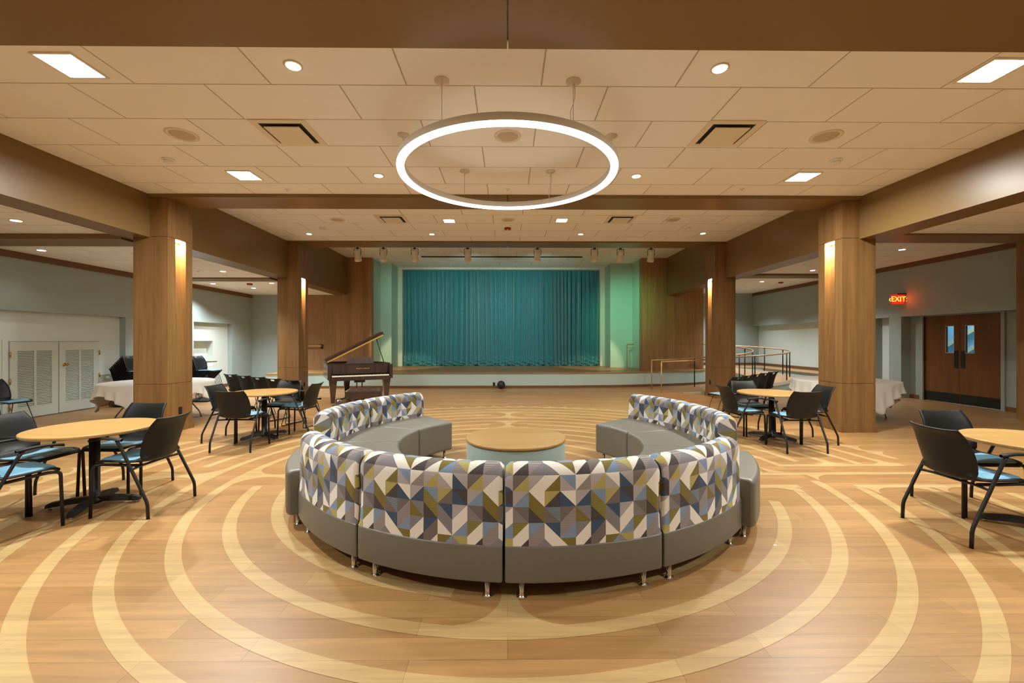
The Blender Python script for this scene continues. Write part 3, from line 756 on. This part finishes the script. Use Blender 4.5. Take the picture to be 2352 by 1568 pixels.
def sweep_obj(prof, a0, a1, n, name, m, parent, q=.02):
    rows = sweep(prof, a0, a1, n, q); b = MB(); b.grid([r+[r[0]] for r in rows])
    b.add(rows[0], [tuple(range(len(prof)))]); b.add(rows[-1], [tuple(range(len(prof)))])
    o = b.build(name, m, parent)
    return o
A = PITCH/2-.0035
def chrome_leg(x, y, parent):
    return MB().lathe([(.030, 0), (.030, .006), (.017, .012), (.0155, .02), (.0155, .115)], 20, 0, (x, y, 0)).build('leg', M['chrome'], parent)
def sofa_module(label, back=True):
    t = thing('curved_sofa_section', label, 'sofa', (0, 0, 0), 0, 'curved sections of the round sofa')
    if back:
        sweep_obj(rrect(RI, 1.87, .105, .455, .03), -A, A, 14, 'seat', M['grey'], t, .025)
        sweep_obj(rrect(1.80, RO, .105, .315, .012), -A, A, 18, 'base', M['grey'], t, .012)
        # patterned back, profile resampled on a fine lattice
        sub = 4; cell = .0885; stp = cell/sub
        raw = [(RO-.006, .312), (RO-.01, .67)]
        cx_, cz_ = RO-.01-.085, .68
        for k in range(1, 13):
            a = PI*k/12; raw.append((cx_+.085*math.cos(a)*(1.0 if k < 7 else 1.2), cz_+.082*math.sin(a)))
        raw += [(1.875, .40)]
        L = [0]
        for i in range(1, len(raw)): L.append(L[-1]+math.hypot(raw[i][0]-raw[i-1][0], raw[i][1]-raw[i-1][1]))
        tot = L[-1]; nv = int(round(tot/stp)); prof = []
        for k in range(nv+1):
            s_ = tot*k/nv; i = max(j for j in range(len(L)) if L[j] <= s_+1e-9); i = min(i, len(raw)-2)
            q = (s_-L[i])/(L[i+1]-L[i]); prof.append((raw[i][0]+(raw[i+1][0]-raw[i][0])*q, raw[i][1]+(raw[i+1][1]-raw[i][1])*q))
        arcl = 2*A*RO; nu = int(round(arcl/stp)); cr, cz = 1.97, .5
        rows = []
        for i in range(nu+1):
            a = -A+2*A*i/nu; d = min(i, nu-i)*stp; e = 0
            if d < .045: e = .045-math.sqrt(max(0, .045**2-(.045-d)**2)); e *= .55
            row = []
            for r, z in prof:
                dr, dz = r-cr, z-cz; Ln = math.hypot(dr, dz)
                f = max(0, 1-e/Ln) if z > .33 else 1
                zz = cz+dz*f if z > cz else z
                row.append(((cr+dr*f)*math.cos(a)-1.65, (cr+dr*f)*math.sin(a), zz))
            rows.append(row)
        b = MB(); b.v = [p for r in rows for p in r]; nvv = nv+1
        for i in range(nu):
            for j in range(nv):
                ci, cj = (i+2)//sub, (j+2)//sub; li, lj = (i+2) % sub, (j+2) % sub
                spec = PAT[(4-cj) % 5][ci % 8]
                d, c1, c2 = spec[0], spec[1], spec[2]
                q = [i*nvv+j, (i+1)*nvv+j, (i+1)*nvv+j+1, i*nvv+j+1]     # bl br tr tl seen from outside
                if d == '/':           # from bottom-left to top-right: left colour is above
                    if li == lj:
                        b.f += [(q[0], q[2], q[3]), (q[0], q[1], q[2])]; b.m += [pal[c1], pal[c2]]; b.sm += [True, True]
                    else:
                        b.f.append(tuple(q)); b.m.append(pal[c1] if lj > li else pal[c2]); b.sm.append(True)
                else:
                    if li+lj == sub-1:
                        b.f += [(q[0], q[1], q[3]), (q[1], q[2], q[3])]; b.m += [pal[c1], pal[c2]]; b.sm += [True, True]
                    else:
                        b.f.append(tuple(q)); b.m.append(pal[c1] if li+lj < sub-1 else pal[c2]); b.sm.append(True)
        # end caps
        for i in (0, nu):
            base = i*nvv; k = nv
            for j in range(nv//2):
                A0, A1, B1, B0 = (Vector(b.v[q]) for q in (base+j, base+j+1, base+nv-j-1, base+nv-j))
                g_ = j//5; t0, t1 = (j % 5)/5, (j % 5+1)/5
                if g_ % 2: t0, t1 = 1-t0, 1-t1
                m0_ = len(b.v); b.v += [tuple(B0.lerp(A0, t0)), tuple(B1.lerp(A1, t1))]
                ca, cb = (('l', 'b'), ('c', 'n'), ('Y', 'g'), ('t', 'c'))[g_ % 4]
                b.f += [(base+j, base+j+1, m0_+1, m0_), (m0_, m0_+1, base+nv-j-1, base+nv-j)]; b.m += [pal[ca], pal[cb]]; b.sm += [False, False]
        b.build('backrest', pm, t)
        lr, la = (2.03, 1.30), (A-.045)
    else:
        sweep_obj(rrect(RI, 2.17, .105, .455, .035), -A, A, 16, 'seat', M['grey'], t, .03)
        lr, la = (2.08, 1.30), (A-.045)
    for r in lr:
        for s in (-1, 1):
            a = s*la*(1 if r > 1.5 else .95)
            chrome_leg(r*math.cos(a)-1.65, r*math.sin(a), t)
    return t
def place(o, ang):
    o.location = (SC[0]+1.65*math.cos(ang), SC[1]+1.65*math.sin(ang), 0); o.rotation_euler = (0, 0, ang)
base0 = math.radians(-94.2)
labs = {-1: 'patterned curved sofa section at the front, left of the centre seam', 0: 'patterned curved sofa section at the front, right of the centre seam',
        1: 'patterned curved sofa section at the near right end', -2: 'patterned curved sofa section at the near left end',
        3: 'patterned curved sofa section at the right, next to the backless seat', 4: 'patterned curved sofa section at the far right tip',
        -4: 'patterned curved sofa section at the left, next to the backless seat', -5: 'patterned curved sofa section at the far left tip'}
m0 = None
for k, l in labs.items():
    ang = base0+PITCH*(k+.5)
    if m0 is None: m0 = sofa_module(l); o = m0
    else: o = dup(m0, (0, 0, 0), 0, l)
    place(o, ang)
bl = sofa_module('grey backless curved seat on the right side of the sofa ring', False); bl['group'] = 'backless curved seats'; place(bl, base0+PITCH*2.5)
bl2 = dup(bl, (0, 0, 0), 0, 'grey backless curved seat on the left side of the sofa ring'); place(bl2, base0+PITCH*-2.5)
# drum table
t = thing('drum_table', 'round sea green upholstered drum table with a maple top', 'table', (.085, 4.53, 0))
MB().lathe([(.50, .03), (.515, .05), (.515, .415), (.50, .43)], 64).build('drum', M['mint'], t)
MB().lathe([(.515, .434), (.522, .44), (.522, .458), (.517, .462)], 72).build('tabletop', [M['top']], t)
MB().lathe([(.47, 0), (.47, .032)], 40).build('plinth', M['black'], t)

# ------------------------------------------------------------------ chairs
def shell_mesh(hole=False, thick=.011, bulge=0):
    # profile points (y, z, halfwidth, curl)   y forward; origin floor centre
    P = [(.235, .425, .17, 0), (.225, .447, .205, 0), (.16, .452, .225, .004), (.06, .445, .232, .010), (-.06, .434, .228, .018), (-.14, .428, .215, .032), (-.19, .452, .205, .048),
         (-.21, .50, .205, .055), (-.222, .55, .212, .055), (-.232, .61, .216, .050), (-.243, .67, .214, .042), (-.256, .725, .206, .034), (-.272, .765, .197, .026), (-.296, .80, .188, .016)]
    from bisect import bisect
    nv = 42; nu = 16; rows = []
    def cr(a, b, c, d, t): return .5*((2*b)+(-a+c)*t+(2*a-5*b+4*c-d)*t*t+(-a+3*b-3*c+d)*t**3)
    m = len(P)
    for j in range(nv+1):
        s = j/nv*(m-1); i = min(int(s), m-2); t = s-i
        q = [P[max(0, i-1)], P[i], P[i+1], P[min(m-1, i+2)]]
        y, z, w_, c = (cr(*[p[k] for p in q], t) for k in range(4))
        back = max(0, min(1, (s-5)/2)); row = []
        for k in range(nu+1):
            u = -1+2*k/nu; curl = c*abs(u)**2.2
            zz = z+curl*(1-back); yy = y+curl*back*1.3
            if s > m-2: zz += .012*abs(u)**3*(s-(m-2))
            row.append((u*w_, yy, zz))
        rows.append(row)
    # offset copy for thickness
    b = MB(); n0 = len(rows); N = nu+1
    off = []
    for j in range(n0):
        r2 = []
        for k in range(N):
            a = Vector(rows[min(j+1, n0-1)][k])-Vector(rows[max(j-1, 0)][k]); c = Vector(rows[j][min(k+1, nu)])-Vector(rows[j][max(k-1, 0)])
            nrm = a.cross(c).normalized(); sv = j/nv*(m-1); uu = -1+2*k/nu; tk = thick+bulge*math.exp(-((sv-5.6)/1.5)**2)*(1-abs(uu)**3); r2.append(tuple(Vector(rows[j][k])+nrm*tk))
        off.append(r2)
    vs = [p for r in rows for p in r]+[p for r in off for p in r]; T = n0*N; fs = []
    hset = set()
    if hole:
        for j in range(nv-4, nv-1):
            for k in range(nu//2-2, nu//2+2): hset.add((j, k))
    for j in range(nv):
        for k in range(nu):
            a = j*N+k
            if (j, k) in hset:
                for (dj, dk, e) in ((-1, 0, (a, a+1)), (1, 0, (a+N, a+N+1)), (0, -1, (a, a+N)), (0, 1, (a+1, a+N+1))):
                    if (j+dj, k+dk) not in hset: fs.append((e[0], e[1], e[1]+T, e[0]+T))
                continue
            fs.append((a, a+1, a+N+1, a+N)); fs.append((T+a, T+a+N, T+a+N+1, T+a+1))
    for j in range(nv):
        for k in (0, nu): a = j*N+k; fs.append((a, a+N, T+a+N, T+a))
    for k in range(nu):
        for j in (0, nv): a = j*N+k; fs.append((a, a+1, T+a+1, T+a))
    b.add(vs, fs, 0, True)
    return b, rows
def pad_mesh(rows, j0=1, j1=15, inset=.86, h=.022):
    b = MB(); R_ = []
    sel = rows[j0:j1+1]; n = len(sel)
    for idx, row in enumerate(sel):
        t = idx/(n-1); e = min(1, 6*min(t, 1-t)); r2 = []
        for k, p in enumerate(row):
            u = -1+2*k/(len(row)-1); f = min(1, (1-abs(u))*5)
            r2.append((p[0]*inset, p[1], p[2]+.002+h*min(e, f)**.5 if min(e, f) > 0 else p[2]+.001))
        R_.append(r2)
    b.grid(R_)
    return b
def arm_chair(label, group):
    t = thing('armchair', label, 'chair', (0, 0, 0), 0, group)
    b, rows = shell_mesh(bulge=.05); b.build('seat_shell', M['shell'], t)
    pad_mesh(rows).build('seat_pad', M['pad'], t)
    for s in (-1, 1):
        MB().tube(rnd([(s*.265, -.255, 0), (s*.265, -.25, .13), (s*.258, -.02, .60), (s*.255, .01, .645)], .035), .0125).build('leg', M['black'], t)
        MB().tube(rnd([(s*.245, .235, 0), (s*.235, .225, .428), (s*.21, .17, .436), (s*.2, .0, .426), (s*.15, -.09, .41)], .04), .0125).build('leg', M['black'], t)
        b = MB(); R_ = []
        for k in range(11):
            q = k/10; y = -.03+.27*q; z = .648+.012*math.sin(q*PI)-.02*max(0, q-.7); hw_ = .024*(1-.3*q)*(.5 if k in (0, 10) else 1)
            R_.append([(s*.253-hw_, y, z-.006), (s*.253-hw_*.8, y, z+.008), (s*.253+hw_*.8, y, z+.008), (s*.253+hw_, y, z-.006), (s*.253, y, z-.014), (s*.253-hw_, y, z-.006)])
        b.grid(R_); b.build('armrest', M['shell'], t)
    b = MB(); b.tube(rnd([(-.26, -.115, .405), (-.15, -.09, .405), (.15, -.09, .405), (.26, -.115, .405)], .03), .0105)
    b.build('crossbar', M['black'], t)
    return t
def sled_chair(label, group, hole=True, name='stacking_chair'):
    t = thing(name, label, 'chair', (0, 0, 0), 0, group)
    b, rows = shell_mesh(hole); b.build('seat_shell', M['shell'], t)
    pad_mesh(rows).build('seat_pad', M['pad'], t)
    for s in (-1, 1):
        MB().tube(rnd([(s*.20, -.10, .42), (s*.245, -.22, .008), (s*.245, .24, .008), (s*.20, .12, .435)], .035), .0065, 6).build('sled_leg', M['black'], t)
    MB().tube([(-.2, .12, .433), (.2, .12, .433)], .006, 6).build('cross_rod', M['black'], t)
    return t
fa = -PI/2   # heading helper: chair faces +Y at rz=0
first = None
def put(x, y, rz, label, group):
    global first
    if first is None: first = arm_chair(label, group); o = first
    else: o = dup(first, (0, 0, 0), 0, label, group)
    o.location = (x, y, 0); o.rotation_euler = (0, 0, math.radians(rz))
    return o
E, N, W_, So = -90, 180, 90, 0
g1 = 'armchairs around the near left table'
put(-3.21, 3.83, 90, 'black armchair on the right of the near left table, back to the sofa', g1)
put(-3.80, 4.32, 178, 'black armchair behind the near left table, before the oak column', g1)
put(-4.24, 3.87, -90, 'black armchair on the left of the near left table, back cut by the frame', g1)
put(-3.845, 3.324, -22, 'black armchair in front of the near left table, blue pad at the left edge', g1)
g2 = 'armchairs around the far left table'
put(-3.64, 5.93, 0, 'black armchair nearest the viewer at the far left table', g2)
put(-4.13, 6.47, -90, 'black armchair on the left side of the far left table', g2)
put(-3.24, 6.78, 88, 'black armchair on the right side of the far left table, near the piano', g2)
put(-3.66, 7.02, 178, 'black armchair behind the far left table facing the viewer', g2)
g3 = 'armchairs around the far right table'
put(3.90, 5.81, 0, 'black armchair nearest the viewer at the far right table', g3)
put(4.40, 6.27, 88, 'black armchair on the right side of the far right table, by the column', g3)
put(3.42, 6.30, -90, 'black armchair on the left side of the far right table, near the sofa', g3)
put(3.88, 6.82, 180, 'black armchair behind the far right table facing the viewer', g3)
g4 = 'armchairs at the near right table'
put(3.53, 3.27, -90, 'large black armchair in front of the near right table, back to the sofa', g4)
put(4.06, 3.75, 176, 'black armchair behind the near right table, facing the viewer', g4)

def cafe_table(x, y, rz, label, first=None, r=.46):
    if first is not None: return dup(first, (x, y, 0), rz, label)
    t = thing('cafe_table', label, 'table', (x, y, 0), rz, 'round maple cafe tables')
    MB().lathe([(r-.004, .673), (r, .678), (r, .696), (r-.004, .70)], 72).build('tabletop', M['top'], t)
    MB().lathe([(.09, .665), (.09, .673)], 20).build('mount_plate', M['black'], t)
    MB().lathe([(.06, .03), (.06, .06), (.038, .075), (.038, .666)], 24).build('post', M['black'], t)
    for k in range(4):
        a = PI/4+k*PI/2; mt = Matrix.Rotation(a, 4, 'Z'); b = MB()
        P = [(0, .03, .045, .085), (.18, .034, .035, .078), (.31, .03, .02, .058), (.335, .026, .018, .045)]
        R_ = []
        for d, hw_, z0, z1 in P: R_.append([mt @ Vector(q) for q in ((d, -hw_, z0), (d, hw_, z0), (d, hw_*.7, z1), (d, -hw_*.7, z1), (d, -hw_, z0))])
        b.grid(R_, smooth=False); b.add(R_[-1][:4], [(0, 1, 2, 3)]); lg = b.build('leg', M['black'], t)
        p = mt @ Vector((.31, 0, 0)); MB().cyl(p.x, p.y, 0, .022, .012, 12).build('glide', M['chrome'], lg)
    return t
T1 = cafe_table(-3.68, 3.87, math.radians(-28), 'round maple cafe table at the left in the foreground')
cafe_table(-3.70, 6.58, math.radians(12), 'round maple cafe table between the near left column and the piano', T1)
cafe_table(3.96, 6.42, math.radians(-10), 'round maple cafe table beside the near right column', T1)
cafe_table(4.12, 3.27, math.radians(5), 'round maple cafe table cut by the right edge of the frame', T1)

# nested side chairs
s0 = sled_chair('black stacking chair, first of the row behind the far left table', 'row of stacking chairs behind the far left table')
s0.location = (-5.42, 8.86, 0); s0.rotation_euler = (0, 0, math.radians(-22))
ordn = ['leftmost', 'second from left', 'middle', 'fourth from left', 'rightmost']
s0['label'] = 'black chair with grip hole, leftmost in the row behind the far left table'
for k in range(1, 5):
    dup(s0, (-5.42+.46*k, 8.86-.33*k, 0), math.radians(-22), 'black chair with grip hole, %s in the row behind the far left table' % ordn[k])
for k in range(5):
    dup(s0, (4.15+.355*k, 8.16+.31*k, 0), math.radians(30), 'black chair with grip hole, %s in the row behind the far right table' % ordn[k], 'row of stacking chairs behind the far right table')
o = dup(s0, (-8.42, 7.3, 0), math.radians(-90), 'blue padded chair at the far left edge by the closet doors', 'x'); del o['group']
def stack(x, y, n, rz, lab, grp):
    r = math.radians(rz); f = Vector((-math.sin(r), math.cos(r), 0))
    dl = thing('chair_dolly', 'low black dolly under the '+grp, 'dolly', (x, y, 0), r)
    MB().box(-.28, .28, -.30, .32, .016, .034).build('deck', M['black'], dl)
    for a in (-.22, .22):
        for c in (-.22, .24): MB().lathe([(.012, -.01), (.012, .01)], 16, 0, (0, 0, 0), Matrix.Translation((a, c, .012)) @ Matrix.Rotation(PI/2, 4, 'Y')).build('caster', M['dark'], dl)
    for k in range(n):
        p = Vector((x, y, .035+.029*k))+f*(.028*k-.12)
        dup(s0, p, r, ('topmost chair, blue seat showing, of the ' if k == n-1 else 'black chair, %s from top of the ' % ('', 'second', 'third', 'fourth', 'fifth', 'sixth', 'seventh', 'eighth', 'ninth', 'tenth', 'eleventh')[n-1-k])+grp, grp)
stack(-8.55, 9.92, 11, -90, '', 'stack beside the louvred closet doors')
stack(-7.55, 10.7, 10, -90, '', 'stack right of the near left column')
t = thing('tablet_stand', 'small brown tilted desk on a thin post behind the chair stack', 'stand', (-7.82, 11.25, 0))
MB().cyl(0, 0, 0, .02, .16, 20).build('base', M['black'], t); MB().tube([(0, 0, .02), (0, 0, .93)], .012).build('post', M['black'], t)
MB().box(-.17, .19, -.13, .13, .925, .95).build('desk_top', M['trim'], t, bevel=.005)

# ------------------------------------------------------------------ cloth-covered folding tables
def folding(x, y, rz, label, r=.85):
    t = thing('folding_table', label, 'table', (x, y, 0), rz, 'round folding tables under white cloths')
    MB().lathe([(r-.01, .675), (r, .68), (r, .702), (r-.01, .705)], 64).build('tabletop', M['strip'], t)
    for s in (-1, 1):
        for q in (-1, 1):
            MB().tube(rnd([(s*.95*.62, q*.28, 0), (s*.56, q*.28, .10), (s*.40, q*.24, .32), (s*.40, q*.24, .675)], .05), .0125).build('leg', M['steel'], t)
    b = MB(); 
    for s in (-1, 1): b.tube([(s*.40, -.24, .40), (s*.40, .24, .40)], .009, 6)
    b.build('brace', M['steel'], t)
def tablecloth(x, y, rz, label, r=.855, half=1.06, seed=1):
    random.seed(seed); b = MB(); n = 240; rows = []; pq = [random.random()*6.28 for _ in range(4)]
    for i in range(n+1):
        th = 2*PI*(i % n)/n; tr = th
        Lm = half/max(abs(math.cos(tr)), abs(math.sin(tr))); Lm = min(Lm, half*1.36)
        drop = Lm-r; row = []
        for rr in (0.001, .3, .6, .75, .83): row.append((rr*math.cos(th), rr*math.sin(th), .712))
        m = 12
        corner = (Lm-half)/(half*.36)
        for k in range(m+1):
            q = k/m; s_ = drop*q
            fl = .5+.5*math.sin(th*14+pq[0]+1.2*math.sin(th*3+pq[1]))
            rad = r+.006+s_*(.03+.13*fl)*(1-.25*corner)+.03*q*math.sin(th*27+pq[2])*min(1, s_*5)
            z = .71-s_*(.97-.1*fl)*1.0 if k else .71
            row.append((rad*math.cos(th), rad*math.sin(th), z))
        rows.append(row)
    b.grid(rows)
    o = b.build('tablecloth', M['cloth'], None, (x, y, 0)); o.rotation_euler = (0, 0, rz)
    sd = o.modifiers.new('thick', 'SOLIDIFY'); sd.thickness = .003; sd.offset = 1
    tag(o, label, 'tablecloth', 'white cloths on the folding tables')
folding(-6.55, 8.15, 0, 'round folding table with bent steel legs behind the near left column')
tablecloth(-6.55, 8.15, math.radians(65), 'white tablecloth hanging in points behind the near left column')
folding(6.62, 8.4, 0, 'round folding table with bent steel legs behind the near right column')
tablecloth(6.62, 8.4, math.radians(42), 'white tablecloth hanging in points beside the near right column', seed=3)

# ------------------------------------------------------------------ piano and bench
t = thing('grand_piano', 'dark walnut grand piano with its lid propped open', 'piano', (-3.98, 9.55, 0), math.radians(27))
W, D = 1.42, 1.55
out = [(0, .0), (W, .0), (W, .62), (W-.03, .85), (W-.16, 1.05), (W-.36, 1.2), (W-.52, 1.36), (W-.68, 1.5), (W-.86, 1.56), (.28, 1.54), (.08, 1.46), (0, 1.3)]
inn = [(.045, .30), (W-.045, .30), (W-.045, .60), (W-.08, .83), (W-.2, 1.01), (W-.39, 1.16), (W-.55, 1.32), (W-.70, 1.45), (W-.87, 1.51), (.3, 1.49), (.12, 1.42), (.045, 1.28)]
b = MB(); body = [(0, .28)]+[(W, .28)]+out[2:]
n = len(body); inn2 = inn
vs = [(x, y, .60) for x, y in body]+[(x, y, .95) for x, y in body]+[(x, y, .95) for x, y in inn2]+[(x, y, .70) for x, y in inn2]
fs = [tuple(range(n))[::-1]]
for i in range(n):
    j = (i+1) % n
    fs += [(i, j, n+j, n+i), (n+i, n+j, 2*n+j, 2*n+i), (2*n+i, 2*n+j, 3*n+j, 3*n+i)]
b.add(vs, fs)
b.box(0, .07, -.0, .28, .60, .93); b.box(W-.07, W, -.0, .28, .60, .93)     # arms
b.box(.07, W-.07, -.02, .28, .575, .66)                                  # key bed
b.build('case', M['piano'], t, bevel=.004)
MB().prism(inn2, .86, .875).build('soundboard', M['gold'], t)
MB().box(.075, W-.075, .14, .16, .72, .93).build('fallboard', M['piano'], t)
b = MB(); b.box(.09, W-.09, -.01, .14, .665, .69); kb = b.build('keys', M['ivory'], t)
b = MB()
kx = .1; i = 0
while kx < W-.12:
    if i % 7 not in (2, 6): b.box(kx+.016, kx+.028, .05, .14, .69, .702)
    kx += .0235; i += 1
b.build('black_keys', M['black'], kb)
b = MB()
for i in range(13): b.box(.62+i*.022+(.01 if i > 5 else 0), .634+i*.022+(.01 if i > 5 else 0), .136, .14, .83, .842 if i % 4 else .848)
b.build('gold_lettering', M['gold'], t)
# lid, hinged along the bass side
ang = math.radians(-27); hx = .0
lid = MB(); L0 = [(0, .30), (W+.02, .30), (W+.02, .62)]+out[3:]
mt = Matrix.Translation((0, 0, .965)) @ Matrix.Rotation(ang, 4, 'Y')
nv_ = len(L0); vs = [mt @ Vector((x, y, 0)) for x, y in L0]+[mt @ Vector((x, y, .022)) for x, y in L0]
lid.add(vs, [tuple(range(nv_))[::-1], tuple(range(nv_, 2*nv_))]+[(i, (i+1) % nv_, (i+1) % nv_+nv_, i+nv_) for i in range(nv_)])
lo = lid.build('lid', M['piano'], t)
mb = MB(); mb.box(.0, W+.02, .31, .72, .024, .085, 0, mt); mb.build('folded_flap', M['piano'], lo)
mb = MB(); mb.box(.02, W, .288, .30, -.002, .026, 0, mt); mb.build('gold_edge', M['gold'], lo)
tip = mt @ Vector((W*.88, .42, 0))
MB().tube([(W-.10, .42, .88), tip], .009, 8).build('prop_stick', M['black'], t)
b = MB(); pts = [(.36, .0), (1.12, .0), (1.08, .04), (1.04, .08), (1.02, .14), (1.035, .19), (.9, .205), (.6, .205), (.45, .19), (.46, .13), (.44, .08), (.40, .04)]
md = Matrix.Translation((0, .36, .89)) @ Matrix.Rotation(math.radians(-12), 4, 'X')
vs = [md @ Vector((x, 0, z)) for x, z in pts]+[md @ Vector((x, .015, z)) for x, z in pts]; n = len(pts)
b.add(vs, [tuple(range(n)), tuple(range(n, 2*n))[::-1]]+[(i, (i+1) % n, (i+1) % n+n, i+n) for i in range(n)])
b.build('music_desk', M['piano'], t)
for x, y in ((.12, .16), (W-.12, .16), (.55, 1.34)):
    lg = MB(); lg.add([(x+a*q, y+c*q, z) for q, z in ((.038, .07), (.075, .50), (.085, .575), (.085, .60)) for a, c in ((-1, -1), (1, -1), (1, 1), (-1, 1))],
               [(4*k+i, 4*k+(i+1) % 4, 4*k+4+(i+1) % 4, 4*k+4+i) for k in range(3) for i in range(4)]+[(0, 1, 2, 3), (12, 13, 14, 15)])
    l_ = lg.build('leg', M['piano'], t)
    MB().lathe([(.035, -.012), (.035, .012)], 20, 0, (0, 0, 0), Matrix.Translation((x, y, .035)) @ Matrix.Rotation(PI/2, 4, 'Y')).build('caster', M['brass'], l_)
b = MB(); b.box(.60, .84, .3, .42, .50, .60); b.tube([(.66, .36, .12), (.66, .36, .52)], .012); b.tube([(.78, .36, .12), (.78, .36, .52)], .012); b.box(.60, .84, .28, .44, .07, .13)
lyre = b.build('pedal_lyre', M['piano'], t)
b = MB(); [b.box(.64+.06*k, .66+.06*k, .12, .3, .085, .097) for k in range(3)]; b.build('pedal', M['brass'], lyre)
b = MB(); b.tube([(.2, .25, .12), (.72, .75, .14), (W-.2, .25, .12)], .016); b.tube([(.72, .75, .14), (.55, 1.25, .12)], .016); tr = b.build('transport_frame', M['black'], t)
for x, y in ((.26, .22), (W-.25, .22), (.55, 1.2)):
    MB().lathe([(.02, -.02), (.065, -.018), (.07, -.01), (.07, .01), (.065, .018), (.02, .02)], 24, 0, (0, 0, 0), Matrix.Translation((x, y, .07)) @ Matrix.Rotation(PI/2, 4, 'X')).build('wheel', M['steel'], tr)
t = thing('piano_bench', 'dark brown tufted piano bench in front of the grand piano', 'bench', (-3.08, 9.28, 0), math.radians(12))
b = MB(); nx_, ny_ = 24, 12; rows = []
for i in range(nx_+1):
    rows.append([])
    for j in range(ny_+1):
        u, v = i/nx_, j/ny_; e = min(1, 8*min(u, 1-u, v, 1-v)); q = .5+.5*abs(math.sin(u*PI*4)*math.sin(v*PI*2))
        rows[-1].append((-.37+.74*u, -.17+.34*v, .41+.055*(e**.5)*q))
b.grid(rows); b.box(-.37, .37, -.17, .17, .37, .41); b.build('cushion', M['leather'], t)
MB().box(-.36, .36, -.16, .16, .25, .37).build('box', M['piano'], t, bevel=.004)
for a in (-1, 1):
    for c in (-1, 1): MB().lathe([(.016, 0), (.02, .02), (.03, .2), (.032, .25)], 12, 0, (a*.32, c*.12, 0)).build('leg', M['piano'], t)
o = MB().lathe([(.012, -.125)]+[(.125*math.cos(a), .125*math.sin(a)) for a in [math.radians(q) for q in range(-80, 81, 10)]]+[(.012, .125)], 28).build('exercise_ball', M['ball'], None, (-.20, 13.28, .125))
tag(o, 'black round ball on the floor before the stage front', 'ball')

# white speckles of paper on the floor
for x, y, l in ((3.42, 2.78, 'small white scrap of paper near the large right chair'), (1.9, 3.05, 'tiny white scrap of paper right of the sofa')):
    tag(MB().prism([(0, 0), (.022, .004), (.026, .016), (.01, .022)], .002, .004).build('paper_scrap', M['white'], None, (x, y, 0)), l, 'scrap')
